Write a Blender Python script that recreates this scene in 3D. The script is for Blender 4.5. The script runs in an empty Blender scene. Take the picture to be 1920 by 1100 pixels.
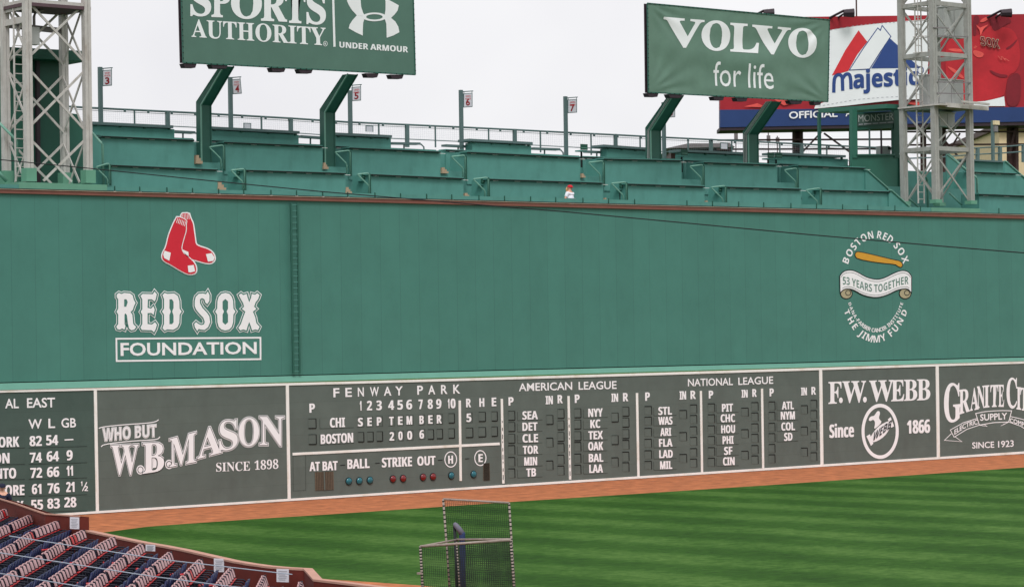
import bpy, bmesh, math, random
from mathutils import Vector, Matrix
random.seed(7)
SC = bpy.context.scene
COL = SC.collection

# ------------------------------------------------------------------ camera
F_PX = 4893.0                       # focal length in photo pixels (photo 1920 wide)
PHI, PITCH, ROLL = math.radians(39.6), math.atan(76/4893), 0.016
DIST, CAM_H = 105.0, 6.13
F0 = Vector((math.sin(PHI), math.cos(PHI), 0)); R0 = Vector((math.cos(PHI), -math.sin(PHI), 0)); Z = Vector((0, 0, 1))
FWD = F0*math.cos(PITCH) + Z*math.sin(PITCH)
UP0 = Z*math.cos(PITCH) - F0*math.sin(PITCH)
RGT = R0*math.cos(ROLL) - UP0*math.sin(ROLL)
UP = R0*math.sin(ROLL) + UP0*math.cos(ROLL)
CAM = Vector((0, 0, CAM_H)) - F0*DIST
cd = bpy.data.cameras.new('camera'); co = bpy.data.objects.new('camera', cd); COL.objects.link(co)
cd.sensor_fit = 'HORIZONTAL'; cd.sensor_width = 36.0; cd.lens = 36.0*F_PX/1920; cd.clip_start = 1; cd.clip_end = 3000
M3 = Matrix((RGT, UP, -FWD)).transposed()
co.matrix_world = Matrix.Translation(CAM) @ M3.to_4x4()
SC.camera = co

# ------------------------------------------------------------------ sky, sun, exposure
SUN_EL, SUN_AZ = math.radians(52), math.radians(215)      # high, from behind and to one side of the viewer, through thin overcast
w = bpy.data.worlds.new('World'); SC.world = w; w.use_nodes = True
nt = w.node_tree; bg = nt.nodes['Background']
sky = nt.nodes.new('ShaderNodeTexSky'); sky.sky_type = 'NISHITA'; sky.sun_disc = False
sky.sun_elevation = SUN_EL; sky.sun_rotation = SUN_AZ; sky.air_density = 1.0; sky.dust_density = 4.0; sky.ozone_density = 1.0
hs = nt.nodes.new('ShaderNodeHueSaturation'); hs.inputs['Saturation'].default_value = 0.12
mx = nt.nodes.new('ShaderNodeMix'); mx.data_type = 'RGBA'; mx.inputs['Factor'].default_value = 0.8
tc = nt.nodes.new('ShaderNodeTexCoord'); nz = nt.nodes.new('ShaderNodeTexNoise'); nz.inputs['Scale'].default_value = 5; nz.inputs['Detail'].default_value = 4
cr = nt.nodes.new('ShaderNodeValToRGB'); cr.color_ramp.elements[0].position = .3; cr.color_ramp.elements[1].position = .75
cr.color_ramp.elements[0].color = (7.3, 7.25, 7.6, 1); cr.color_ramp.elements[1].color = (9.4, 9.4, 9.45, 1)
nt.links.new(tc.outputs['Generated'], nz.inputs['Vector']); nt.links.new(nz.outputs['Fac'], cr.inputs['Fac'])
nt.links.new(sky.outputs[0], hs.inputs['Color']); nt.links.new(hs.outputs[0], mx.inputs[6]); nt.links.new(cr.outputs[0], mx.inputs[7])
nt.links.new(mx.outputs[2], bg.inputs['Color']); bg.inputs['Strength'].default_value = 0.114
sd = bpy.data.lights.new('sun', 'SUN'); sd.energy = 1.6; sd.angle = math.radians(20); sd.color = (1, .985, .965)
so = bpy.data.objects.new('sun', sd); COL.objects.link(so)
sdir = Vector((math.sin(SUN_AZ)*math.cos(SUN_EL), math.cos(SUN_AZ)*math.cos(SUN_EL), math.sin(SUN_EL)))
so.rotation_euler = (-sdir).to_track_quat('-Z', 'Y').to_euler(); so.location = (0, -40, 80)
SC.view_settings.view_transform = 'Standard'; SC.view_settings.look = 'None'; SC.view_settings.exposure = 0.14; SC.view_settings.gamma = 1.0
SC.cycles.max_bounces = 6

# ------------------------------------------------------------------ from a photo point to the place it stands
def ray(px, py): return FWD + RGT*((px-960)/F_PX) - UP*((py-550)/F_PX)
def at(px, py, Y=0.0):              # on the plane y = Y parallel to the wall
    d = ray(px, py); return CAM + d*((Y-CAM.y)/d.y)
def atz(px, py, z=0.0):             # on the level z
    d = ray(px, py); return CAM + d*((z-CAM.z)/d.z)
def atd(px, py, dep):               # at a distance along the view
    return CAM + ray(px, py)*dep
def plane(Y): return lambda p: at(p[0], p[1], Y)
def dplane(dep): return lambda p: atd(p[0], p[1], dep)

# ------------------------------------------------------------------ materials
def srgb(r, g, b):
    f = lambda c: (c/12.92 if c <= .04045 else ((c+.055)/1.055)**2.4)
    return (f(r/255), f(g/255), f(b/255), 1)
MATS = {}
def mat(name, c, rough=.6, var=.12, scale=3.0, spec=.3, metal=0.0, bump=0.0, bscale=60.0, stretch=None, grime=None):
    m = bpy.data.materials.new(name); m.use_nodes = True; MATS[name] = m
    n, l = m.node_tree.nodes, m.node_tree.links; b = n['Principled BSDF']
    b.inputs['Roughness'].default_value = rough; b.inputs['Specular IOR Level'].default_value = spec; b.inputs['Metallic'].default_value = metal
    t = n.new('ShaderNodeTexCoord'); mp = n.new('ShaderNodeMapping'); l.new(t.outputs['Object'], mp.inputs[0])
    if stretch: mp.inputs['Scale'].default_value = stretch
    z = n.new('ShaderNodeTexNoise'); z.inputs['Scale'].default_value = scale; z.inputs['Detail'].default_value = 6; z.inputs['Roughness'].default_value = .65
    l.new(mp.outputs[0], z.inputs['Vector'])
    r = n.new('ShaderNodeValToRGB'); r.color_ramp.elements[0].position = .28; r.color_ramp.elements[1].position = .72
    lo = tuple(x*(1-var) for x in c[:3])+(1,); hi = tuple(min(1, x*(1+var)) for x in c[:3])+(1,)
    r.color_ramp.elements[0].color = lo; r.color_ramp.elements[1].color = hi
    l.new(z.outputs['Fac'], r.inputs['Fac']); out = r.outputs[0]
    if grime:
        z2 = n.new('ShaderNodeTexNoise'); z2.inputs['Scale'].default_value = grime[1]; z2.inputs['Detail'].default_value = 8; z2.inputs['Roughness'].default_value = .7
        mp2 = n.new('ShaderNodeMapping'); mp2.inputs['Scale'].default_value = grime[2]; l.new(t.outputs['Object'], mp2.inputs[0]); l.new(mp2.outputs[0], z2.inputs['Vector'])
        r2 = n.new('ShaderNodeValToRGB'); r2.color_ramp.elements[0].position = .5; r2.color_ramp.elements[1].position = .78
        r2.color_ramp.elements[0].color = (0, 0, 0, 1); r2.color_ramp.elements[1].color = (grime[3],)*3+(1,)
        l.new(z2.outputs['Fac'], r2.inputs['Fac'])
        mm = n.new('ShaderNodeMix'); mm.data_type = 'RGBA'; l.new(r2.outputs[0], mm.inputs['Factor']); l.new(out, mm.inputs[6]); mm.inputs[7].default_value = grime[0]; out = mm.outputs[2]
    l.new(out, b.inputs['Base Color'])
    if bump:
        z3 = n.new('ShaderNodeTexNoise'); z3.inputs['Scale'].default_value = bscale; z3.inputs['Detail'].default_value = 3
        l.new(mp.outputs[0], z3.inputs['Vector'])
        bp = n.new('ShaderNodeBump'); bp.inputs['Strength'].default_value = bump; bp.inputs['Distance'].default_value = .02
        l.new(z3.outputs['Fac'], bp.inputs['Height']); l.new(bp.outputs[0], b.inputs['Normal'])
    m['out'] = 0
    return m
def seams(m, axis, step, width, dark, offset=0.0):
    """thin darker joints across a sheet, every STEP metres along AXIS (0 x, 2 z)"""
    n, l = m.node_tree.nodes, m.node_tree.links; b = n['Principled BSDF']
    src = b.inputs['Base Color'].links[0].from_socket
    t = n.new('ShaderNodeTexCoord'); s = n.new('ShaderNodeSeparateXYZ'); l.new(t.outputs['Object'], s.inputs[0])
    a = n.new('ShaderNodeMath'); a.operation = 'MULTIPLY_ADD'; a.inputs[1].default_value = 1/step; a.inputs[2].default_value = offset+100; l.new(s.outputs[axis], a.inputs[0])
    f = n.new('ShaderNodeMath'); f.operation = 'FRACT'; l.new(a.outputs[0], f.inputs[0])
    c = n.new('ShaderNodeMath'); c.operation = 'LESS_THAN'; c.inputs[1].default_value = width/step; l.new(f.outputs[0], c.inputs[0])
    k = n.new('ShaderNodeMath'); k.operation = 'MULTIPLY'; k.inputs[1].default_value = dark; l.new(c.outputs[0], k.inputs[0])
    x = n.new('ShaderNodeMix'); x.data_type = 'RGBA'; l.new(k.outputs[0], x.inputs['Factor']); l.new(src, x.inputs[6]); x.inputs[7].default_value = (.01, .02, .02, 1)
    l.new(x.outputs[2], b.inputs['Base Color'])
    # each sheet a shade of its own
    fl = n.new('ShaderNodeMath'); fl.operation = 'FLOOR'; l.new(a.outputs[0], fl.inputs[0])
    wn = n.new('ShaderNodeTexWhiteNoise'); wn.noise_dimensions = '1D'; l.new(fl.outputs[0], wn.inputs['W'])
    mr = n.new('ShaderNodeMapRange'); mr.inputs[3].default_value = .975; mr.inputs[4].default_value = 1.025; l.new(wn.outputs['Value'], mr.inputs[0])
    h = n.new('ShaderNodeHueSaturation'); l.new(mr.outputs[0], h.inputs['Value']); l.new(x.outputs[2], h.inputs['Color']); l.new(h.outputs[0], b.inputs['Base Color'])

GREEN = srgb(70, 123, 112)
mat('wall_green', GREEN, .55, .07, .6, grime=(srgb(46, 88, 78), 1.6, (1, 1, .5), .2)); seams(MATS['wall_green'], 0, .94, .025, .2)
mat('counter_green', srgb(82, 138, 129), .5, .08, 1.5, grime=(srgb(40, 84, 74), 2, (1, 1, .3), .25))
mat('counter_top', srgb(72, 96, 92), .5, .15, 2)
mat('ledge_green', srgb(98, 148, 132), .55, .08, 1.0)  # lighter than the wall: skylight on its upward slope put into the colour
mat('plinth_green', srgb(98, 148, 126), .6, .1, 1.2)
mat('post_green', srgb(44, 92, 80), .4, .1, 2)
mat('rail_green', srgb(112, 158, 142), .4, .1, 4)
mat('fence_grey', srgb(88, 108, 108), .5, .1, 3)
mat('dark_green', srgb(30, 78, 64), .5, .12, 1.5)
mat('kiosk_green', srgb(52, 106, 90), .5, .08, 1.5)
mat('coping_brown', srgb(124, 80, 70), .7, .15, 2, grime=(srgb(90, 60, 52), 1, (1, 1, 1), .7))
mat('near_black', srgb(24, 30, 28), .8, .1)
mat('white_paint', srgb(238, 237, 240), .5, .03, 2)
mat('white_trim', srgb(234, 233, 230), .6, .05, 1.2, grime=(srgb(190, 172, 138), .5, (1, 1, 1), .7))
mat('board_grey', srgb(91, 101, 96), .7, .10, 1.1, grime=(srgb(82, 88, 84), .9, (1, 1, .4), .7)); seams(MATS['board_grey'], 2, .61, .012, .2)
mat('board_green', srgb(70, 88, 82), .7, .10, 1.1, grime=(srgb(56, 76, 70), .9, (1, 1, .4), .7)); seams(MATS['board_green'], 2, .61, .012, .2)
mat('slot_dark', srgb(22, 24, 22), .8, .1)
mat('slot_inside', srgb(86, 88, 82), .8, .15, 6)
mat('grey_fill', srgb(168, 172, 170), .6, .05)
mat('vent_brown', srgb(96, 84, 70), .8, .3, 30)
mat('teal_glass', srgb(14, 96, 108), .15, .2, 8, spec=.6)
mat('red_glass', srgb(112, 22, 26), .15, .2, 8, spec=.6)
mat('sock_red', srgb(206, 38, 56), .5, .04)
mat('bat_ochre', srgb(205, 150, 48), .5, .08, 6)
mat('stripe_dark', srgb(40, 50, 48), .6, .1)
mat('ink_dark', srgb(24, 30, 34), .6, .05)
mat('scroll_tan', srgb(170, 160, 130), .6, .08)
mat('banner_grey', srgb(100, 132, 122), .6, .05)
mat('sign_green', srgb(80, 113, 101), .45, .08, .9, bump=.0)
mat('volvo_green', srgb(96, 126, 111), .5, .10, 1.2)
mat('frame_dark', srgb(52, 40, 48), .6, .1)
mat('steel', srgb(186, 182, 178), .55, .10, 3, metal=.0, grime=(srgb(128, 108, 92), 2.5, (1, 1, .3), .6))
mat('steel_grey', srgb(156, 156, 152), .55, .12, 3, grime=(srgb(118, 104, 92), 2.0, (1, 1, .3), .6))
mat('edge_tan', srgb(176, 158, 138), .7, .2, 2)
mat('player_red', srgb(180, 36, 46), .5, .22, .7)
mat('player_glow', srgb(220, 84, 78), .5, .3, 1.2)
mat('steel_dark', srgb(122, 116, 118), .55, .12, 3)
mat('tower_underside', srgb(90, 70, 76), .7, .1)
mat('box_grey', srgb(172, 174, 172), .5, .06, 3)
mat('billboard_red', srgb(158, 32, 44), .5, .22, .35)
mat('billboard_dark_red', srgb(120, 26, 38), .5, .2, .6)
mat('jersey_red', srgb(176, 34, 42), .5, .2, .5)
mat('flame_orange', srgb(205, 92, 84), .5, .35, .6)
mat('billboard_blue', srgb(38, 62, 112), .5, .1, .5)
mat('logo_blue', srgb(44, 70, 130), .5, .05)
mat('number_red', srgb(140, 34, 42), .5, .05)
mat('logo_red', srgb(206, 46, 54), .5, .05)
mat('vinyl_white', srgb(230, 232, 234), .5, .04, .6)
mat('skin', srgb(214, 164, 140), .6, .05); mat('shirt_white', srgb(226, 228, 236), .8, .1, 14); mat('cap_red', srgb(196, 34, 48), .7, .08)
mat('hair_blonde', srgb(206, 160, 116), .8, .1, 20); mat('trousers_dark', srgb(46, 48, 60), .8, .1); mat('jacket_navy', srgb(32, 34, 56), .8, .1); mat('mouth_red', srgb(150, 80, 76), .6)
mat('brick_red', srgb(100, 38, 30), .8, .14, 2.0, grime=(srgb(86, 30, 26), 1.5, (1, 1, 1), .6))
mat('brick_cap', srgb(184, 140, 124), .8, .12, 3)
mat('paper', srgb(204, 202, 210), .7, .03); mat('print_grey', srgb(160, 160, 168), .7)
mat('seat_pale', srgb(190, 148, 150), .35, .10, 5, spec=.5); mat('seat_red', srgb(186, 38, 40), .35, .10, 6, spec=.5); mat('seat_navy', srgb(34, 42, 80), .4, .2, 5)  # pale seat tone: sky sheen on weathered red plastic put into the colour
mat('seat_iron', srgb(22, 24, 40), .5, .2)
mat('deck', srgb(44, 42, 50), .9, .2, 3)  # shade between the seat rows is put into this floor colour
mat('concrete_tan', srgb(168, 146, 122), .85, .12, 4); mat('concrete', srgb(138, 138, 132), .85, .12, 2)
mat('pipe_pale', srgb(152, 138, 130), .5, .2, 10, grime=(srgb(90, 76, 68), 9, (1, 1, 1), .8)); mat('pad_blue', srgb(46, 60, 100), .6, .12, 5); mat('pad_worn', srgb(112, 110, 124), .6, .12, 5)
mat('net', srgb(40, 48, 42), .9, .1); mat('cable', srgb(26, 28, 30), .6, .1); mat('wire', srgb(150, 158, 172), .4, .1)
mat('stucco', srgb(216, 196, 160), .9, .06); mat('brown_steel', srgb(78, 56, 54), .6, .15)
mat('dirt', srgb(176, 106, 68), .95, .42, 1.8, bump=.3, bscale=30, grime=(srgb(150, 88, 62), 1.6, (1, 1, 1), .7))
mat('dirt_edge', srgb(178, 122, 76), .95, .10, 6)
for nme in ('logo_red', 'logo_blue', 'sock_red'): pass

def grass_material():
    m = bpy.data.materials.new('grass'); m.use_nodes = True; MATS['grass'] = m
    n, l = m.node_tree.nodes, m.node_tree.links; b = n['Principled BSDF']; b.inputs['Roughness'].default_value = .9; b.inputs['Specular IOR Level'].default_value = .15
    t = n.new('ShaderNodeTexCoord')
    A, B = atz(972, 1017), atz(1435, 1046); d = (B-A).normalized(); nn = Vector((-d.y, d.x, 0))
    def stripe(v, period, sharp, wob):
        dp = n.new('ShaderNodeVectorMath'); dp.operation = 'DOT_PRODUCT'; dp.inputs[1].default_value = v; l.new(t.outputs['Object'], dp.inputs[0])
        z = n.new('ShaderNodeTexNoise'); z.inputs['Scale'].default_value = .25; z.inputs['Detail'].default_value = 3; l.new(t.outputs['Object'], z.inputs['Vector'])
        a = n.new('ShaderNodeMath'); a.operation = 'MULTIPLY_ADD'; a.inputs[1].default_value = wob; l.new(z.outputs['Fac'], a.inputs[0]); l.new(dp.outputs['Value'], a.inputs[2])
        k = n.new('ShaderNodeMath'); k.operation = 'MULTIPLY'; k.inputs[1].default_value = 2*math.pi/period; l.new(a.outputs[0], k.inputs[0])
        s = n.new('ShaderNodeMath'); s.operation = 'SINE'; l.new(k.outputs[0], s.inputs[0])
        q = n.new('ShaderNodeMath'); q.operation = 'MULTIPLY'; q.inputs[1].default_value = sharp; q.use_clamp = False; l.new(s.outputs[0], q.inputs[0])
        mr = n.new('ShaderNodeMapRange'); mr.inputs[1].default_value = -1; mr.inputs[2].default_value = 1; l.new(q.outputs[0], mr.inputs[0])
        return mr.outputs[0]
    s1 = stripe(nn, 4.4, 1.7, 1.1); s2 = stripe(Vector((nn.x*.75+d.x*.65, nn.y*.75+d.y*.65, 0)).normalized(), 6.2, 1.3, 1.2)
    ad = n.new('ShaderNodeMath'); ad.operation = 'MULTIPLY_ADD'; ad.inputs[1].default_value = .40; l.new(s1, ad.inputs[0])
    a2 = n.new('ShaderNodeMath'); a2.operation = 'MULTIPLY'; a2.inputs[1].default_value = .18; l.new(s2, a2.inputs[0]); l.new(a2.outputs[0], ad.inputs[2])
    zz = n.new('ShaderNodeTexNoise'); zz.inputs['Scale'].default_value = 3.2; zz.inputs['Detail'].default_value = 8; zz.inputs['Roughness'].default_value = .8; l.new(t.outputs['Object'], zz.inputs['Vector'])
    a3 = n.new('ShaderNodeMath'); a3.operation = 'MULTIPLY_ADD'; a3.inputs[1].default_value = 2.2; l.new(zz.outputs['Fac'], a3.inputs[0]); z5 = n.new('ShaderNodeTexNoise'); z5.inputs['Scale'].default_value = 1.1; z5.inputs['Detail'].default_value = 4; z5.inputs['Roughness'].default_value = .8; l.new(t.outputs['Object'], z5.inputs['Vector']); a5 = n.new('ShaderNodeMath'); a5.operation = 'MULTIPLY_ADD'; a5.inputs[1].default_value = 1.1; l.new(z5.outputs['Fac'], a5.inputs[0]); l.new(ad.outputs[0], a5.inputs[2]); l.new(a5.outputs[0], a3.inputs[2])
    r = n.new('ShaderNodeValToRGB'); r.color_ramp.elements[0].position = .0; r.color_ramp.elements[1].position = 1.0
    r.color_ramp.elements[0].color = srgb(18, 54, 2); r.color_ramp.elements[1].color = srgb(84, 118, 54)
    e = r.color_ramp.elements.new(.5); e.color = srgb(45, 84, 20)
    mrr = n.new('ShaderNodeMapRange'); mrr.inputs[1].default_value = 1.17; mrr.inputs[2].default_value = 2.62; l.new(a3.outputs[0], mrr.inputs[0]); l.new(mrr.outputs[0], r.inputs['Fac']); l.new(r.outputs[0], b.inputs['Base Color'])
    z3 = n.new('ShaderNodeTexNoise'); z3.inputs['Scale'].default_value = 40; z3.inputs['Detail'].default_value = 4; l.new(t.outputs['Object'], z3.inputs['Vector'])
    bp = n.new('ShaderNodeBump'); bp.inputs['Strength'].default_value = .6; bp.inputs['Distance'].default_value = .03; l.new(z3.outputs['Fac'], bp.inputs['Height']); l.new(bp.outputs[0], b.inputs['Normal'])
grass_material()

# ------------------------------------------------------------------ meshes
class MB:
    def __init__(s): s.v = []; s.f = []; s.m = []; s.mats = []
    def mi(s, name):
        if name not in s.mats: s.mats.append(name)
        return s.mats.index(name)
    def add(s, vs, fs, mn):
        o = len(s.v); k = s.mi(mn); s.v += [Vector(p) for p in vs]
        for f in fs: s.f.append([i+o for i in f]); s.m.append(k)
        return s
    def box(s, a, b, mn):
        x0, y0, z0 = a; x1, y1, z1 = b
        vs = [(x0, y0, z0), (x1, y0, z0), (x1, y1, z0), (x0, y1, z0), (x0, y0, z1), (x1, y0, z1), (x1, y1, z1), (x0, y1, z1)]
        return s.add(vs, [(3, 2, 1, 0), (4, 5, 6, 7), (0, 1, 5, 4), (1, 2, 6, 5), (2, 3, 7, 6), (3, 0, 4, 7)], mn)
    def slab(s, pts, ext, mn):
        """closed prism: polygon PTS (world) pushed along EXT"""
        n = len(pts); P = [Vector(p) for p in pts]; ext = Vector(ext)
        return s.add(P+[p+ext for p in P], [tuple(range(n))[::-1], tuple(range(n, 2*n))] + [(i, (i+1) % n, n+(i+1) % n, n+i) for i in range(n)], mn)
    def bar(s, a, b, w, h, mn, up=Z):
        """square bar from a to b, w wide across, h along UP"""
        a, b = Vector(a), Vector(b); d = (b-a).normalized()
        u = Vector(up); 
        if abs(d.dot(u)) > .98: u = Vector((0, 1, 0))
        sd_ = d.cross(u).normalized(); u = sd_.cross(d).normalized()
        q = [sd_*(w/2)*i + u*(h/2)*j for i, j in ((-1, -1), (1, -1), (1, 1), (-1, 1))]
        return s.add([a+k for k in q]+[b+k for k in q], [(0, 1, 2, 3), (7, 6, 5, 4)]+[((i+1) % 4, i, 4+i, 4+(i+1) % 4) for i in range(4)], mn)
    def tube(s, pts, r, mn, n=8):
        P = [Vector(p) for p in pts]; rings = []
        for i, p in enumerate(P):
            d = (P[min(i+1, len(P)-1)]-P[max(i-1, 0)]).normalized(); u = Z if abs(d.z) < .9 else Vector((0, 1, 0))
            a = d.cross(u).normalized(); b = a.cross(d).normalized(); rr = r[i] if isinstance(r, (list, tuple)) else r
            rings.append([p + a*math.cos(2*math.pi*k/n)*rr + b*math.sin(2*math.pi*k/n)*rr for k in range(n)])
        vs = [v for ring in rings for v in ring]; fs = []
        for i in range(len(P)-1):
            for k in range(n): fs.append((i*n+k, i*n+(k+1) % n, (i+1)*n+(k+1) % n, (i+1)*n+k))
        fs += [tuple(range(n))[::-1], tuple(range((len(P)-1)*n, len(P)*n))]
        return s.add(vs, fs, mn)
    def flat(s, data, fn, mn):
        """2-D points and faces laid on a surface"""
        pts, fs = data; s.k = getattr(s, 'k', -1)+1; e = F0*(-.0006*(s.k % 8)); s.seg = getattr(s, 'seg', []); s.seg.append(len(s.f)); return s.add([fn(p)+e+(F0*(-.002*p[2]) if len(p) > 2 else Z*0) for p in pts], fs, mn)
    def build_split(s, name, parent):
        """each word a mesh of its own"""
        cuts = s.seg+[len(s.f)]
        for i, j in zip(cuts, cuts[1:]):
            q = MB(); used = sorted({k for f in s.f[i:j] for k in f}); ix = {k: n for n, k in enumerate(used)}
            q.add([s.v[k] for k in used], [[ix[k] for k in f] for f in s.f[i:j]], s.mats[s.m[i]]); q.build(name, parent)
    def build(s, name, parent=None, smooth=False):
        if parent is not None and not isinstance(parent, bpy.types.Object): raise ValueError
        off = Vector((0, 0, 0)); q = parent
        while q is not None: off += q.location; q = q.parent
        me = bpy.data.meshes.new(name); me.from_pydata([v-off for v in s.v], [], s.f)
        for k in s.mats: me.materials.append(MATS[k])
        me.polygons.foreach_set('material_index', s.m)
        if smooth: me.polygons.foreach_set('use_smooth', [True]*len(s.f))
        me.update(); o = bpy.data.objects.new(name, me); COL.objects.link(o); o.parent = parent
        return o
def thing(name, label, cat, loc=(0, 0, 0), group=None, kind='thing'):
    o = bpy.data.objects.new(name, None); COL.objects.link(o); o.location = loc; o['label'] = label; o['category'] = cat; o['kind'] = kind; o.empty_display_size = .3
    if group: o['group'] = group
    return o
def tag(o, label, cat, group=None, kind='thing'):
    o['label'] = label; o['category'] = cat; o['kind'] = kind
    if group: o['group'] = group
    return o

# ------------------------------------------------------------------ lettering and painted shapes (2-D, in photo points)
def _sty(body, style):
    if style == 'sans': return body
    A, a, d = {'serif': (0x1D400, 0x1D41A, 0x1D7CE), 'bold': (0x1D5D4, 0x1D5EE, 0x1D7EC)}[style]
    r = ''
    for c in body:
        if 'A' <= c <= 'Z': r += chr(A+ord(c)-65)
        elif 'a' <= c <= 'z': r += chr(a+ord(c)-97)
        elif '0' <= c <= '9': r += chr(d+ord(c)-48)
        else: r += c
    return r
_cache = {}
def _mesh_of(cu):
    o = bpy.data.objects.new('tmp', cu); COL.objects.link(o)
    dg = bpy.context.evaluated_depsgraph_get(); dg.update(); e = o.evaluated_get(dg); me = e.to_mesh()
    vs = [(v.co.x, v.co.y) for v in me.vertices]; fs = [tuple(p.vertices) for p in me.polygons]
    e.to_mesh_clear(); bpy.data.objects.remove(o); bpy.data.curves.remove(cu)
    return vs, fs
def glyphs(body, style='bold', off=0.0):
    k = (body, style, off)
    if k not in _cache:
        cu = bpy.data.curves.new('t', 'FONT'); cu.body = _sty(body, style); cu.dimensions = '2D'; cu.fill_mode = 'BOTH'; cu.offset = off; cu.resolution_u = 3
        _cache[k] = _mesh_of(cu)
    return _cache[k]
CAP = {}
def capheight(style):
    if style not in CAP: CAP[style] = max(y for x, y in glyphs('H', style)[0])
    return CAP[style]
LEAN = 0.016
def text(body, x0, y0, x1, y1, h, h1=None, style='bold', off=None, shear=0.0, bend=None):
    """BODY from baseline start (x0,y0) to baseline end (x1,y1); cap height h at the start, h1 at the end"""
    fat = .03*h if style == 'bold' and off is None and not bend and not shear else 0; off = off or 0.0; x0 += fat; x1 -= fat
    base = glyphs(body, style)[0]; lo = min(p[0] for p in base); hi = max(p[0] for p in base); c = capheight(style); h1 = h if h1 is None else h1
    vs, fs = glyphs(body, style, off) if off else glyphs(body, style)
    out = []
    for x, y in vs:
        u = (x-lo)/(hi-lo); v = y/c; hh = h+(h1-h)*u
        out.append((x0+(x1-x0)*u - LEAN*v*hh + shear*v*hh, y0+(y1-y0)*u - v*hh + (bend(u) if bend else 0)))
    if fat:                          # heavier strokes: the same word twice more, a little to each side, each on its own layer
        n = len(out); out = [(x, y, 0) for x, y in out]+[(x-fat, y, 1) for x, y in out]+[(x+fat, y, 2) for x, y in out]; fs = list(fs)+[tuple(i+n for i in f) for f in fs]+[tuple(i+2*n for i in f) for f in fs]
    return out, fs
def letter(ch, x0, x1, tl, tr, bl, br, style='serif', off=0.0):
    """one letter stretched into the quad x0..x1, tops tl/tr, bottoms bl/br"""
    base = glyphs(ch, style)[0]; lo = min(p[0] for p in base); hi = max(p[0] for p in base); b0 = min(p[1] for p in base); b1 = max(p[1] for p in base)
    vs, fs = glyphs(ch, style, off) if off else glyphs(ch, style)
    out = []
    for x, y in vs:
        u = (x-lo)/(hi-lo); v = (y-b0)/(b1-b0); yb = bl+(br-bl)*u; yt = tl+(tr-tl)*u
        out.append((x0+(x1-x0)*u, yb+(yt-yb)*v))
    return out, fs
def zm(s, ox, oy):
    """reader's coordinates of an enlarged detail back to photo points"""
    return lambda p: (ox+p[0]/s, oy+p[1]/s)+tuple(p[2:])
def conv(data, z): return [z(p) for p in data[0]], data[1]
def arc_text(body, cx, cy, rx, ry, t0, t1, h, style='bold', inward=False, off=0.0, narrow=1.0):
    """letters set round an ellipse, t in degrees from the top, clockwise; INWARD: along the bottom, read left to right"""
    pts, fs = [], []
    widths = []
    for ch in body:
        if ch == ' ': widths.append(.34); continue
        b = glyphs(ch, style)[0]; widths.append((max(p[0] for p in b)-min(p[0] for p in b))/capheight(style)+.14)
    tot = sum(widths); pos = 0; c = capheight(style)
    for ch, wd in zip(body, widths):
        u = (pos+wd/2)/tot; pos += wd
        if ch == ' ': continue
        t = math.radians(t0+(t1-t0)*u); bx, by = cx+rx*math.sin(t), cy-ry*math.cos(t)
        nx, ny = math.sin(t)/rx, -math.cos(t)/ry; L = math.hypot(nx, ny); nx, ny = nx/L, ny/L
        if inward: nx, ny = -nx, -ny
        tx, ty = -ny, nx
        b = glyphs(ch, style)[0]; m = (max(p[0] for p in b)+min(p[0] for p in b))/2
        vs, f = glyphs(ch, style, off); o = len(pts)
        for x, y in vs:
            a, q = (x-m)/c*h*narrow, y/c*h
            pts.append((bx+tx*a*.77+nx*q*(.77+.23*abs(ny)), by+ty*a+ny*q))
        fs += [tuple(i+o for i in g) for g in f]
    return pts, fs
def poly(loops):
    """filled outline with holes; LOOPS in photo points"""
    from mathutils.geometry import tessellate_polygon
    ls = [[Vector((x, y, 0)) for x, y in L] for L in loops]; fl = [p for L in loops for p in L]
    return [tuple(p) for p in fl], [tuple(t) for t in tessellate_polygon(ls)]
def smooth(L, k=2, closed=True):
    for _ in range(k):
        out = []; n = len(L)
        rng = range(n) if closed else range(n-1)
        if not closed: out.append(L[0])
        for i in rng:
            a, b = L[i], L[(i+1) % n]
            out += [(a[0]*.75+b[0]*.25, a[1]*.75+b[1]*.25), (a[0]*.25+b[0]*.75, a[1]*.25+b[1]*.75)]
        if not closed: out.append(L[-1])
        L = out
    return L
def stroke(L, wd, closed=True):
    """an even band along a line"""
    n = len(L); pts = []; fs = []
    for i in range(n):
        a = L[i-1] if (closed or i > 0) else L[i]; b = L[(i+1) % n] if (closed or i < n-1) else L[i]; p = L[i]
        def nrm(u, v):
            dx, dy = v[0]-u[0], v[1]-u[1]; k = math.hypot(dx, dy) or 1; return (-dy/k, dx/k)
        n1 = nrm(a, p) if a != p else nrm(p, b); n2 = nrm(p, b) if b != p else n1
        mx_, my_ = n1[0]+n2[0], n1[1]+n2[1]; k = math.hypot(mx_, my_)
        if k < .3: mx_, my_, k = n1[0], n1[1], 1
        mx_, my_ = mx_/k, my_/k; c = max(.5, mx_*n1[0]+my_*n1[1]); q = wd/2/c
        pts += [(p[0]+mx_*q, p[1]+my_*q), (p[0]-mx_*q, p[1]-my_*q)]
    for i in range(n if closed else n-1):
        j = (i+1) % n; fs.append((2*i, 2*i+1, 2*j+1, 2*j))
    return pts, fs
def ellipse(cx, cy, rx, ry, n=48): return [(cx+rx*math.cos(2*math.pi*k/n), cy+ry*math.sin(2*math.pi*k/n)) for k in range(n)]
def ring(cx, cy, rx, ry, tx, ty, n=48):
    a, b = ellipse(cx, cy, rx, ry, n), ellipse(cx, cy, rx-tx, ry-ty, n)
    return a+b, [(i, (i+1) % n, n+(i+1) % n, n+i) for i in range(n)]
def strip(x0, y0, x1, y1, wd): return stroke([(x0, y0), (x1, y1)], wd, False)

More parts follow.
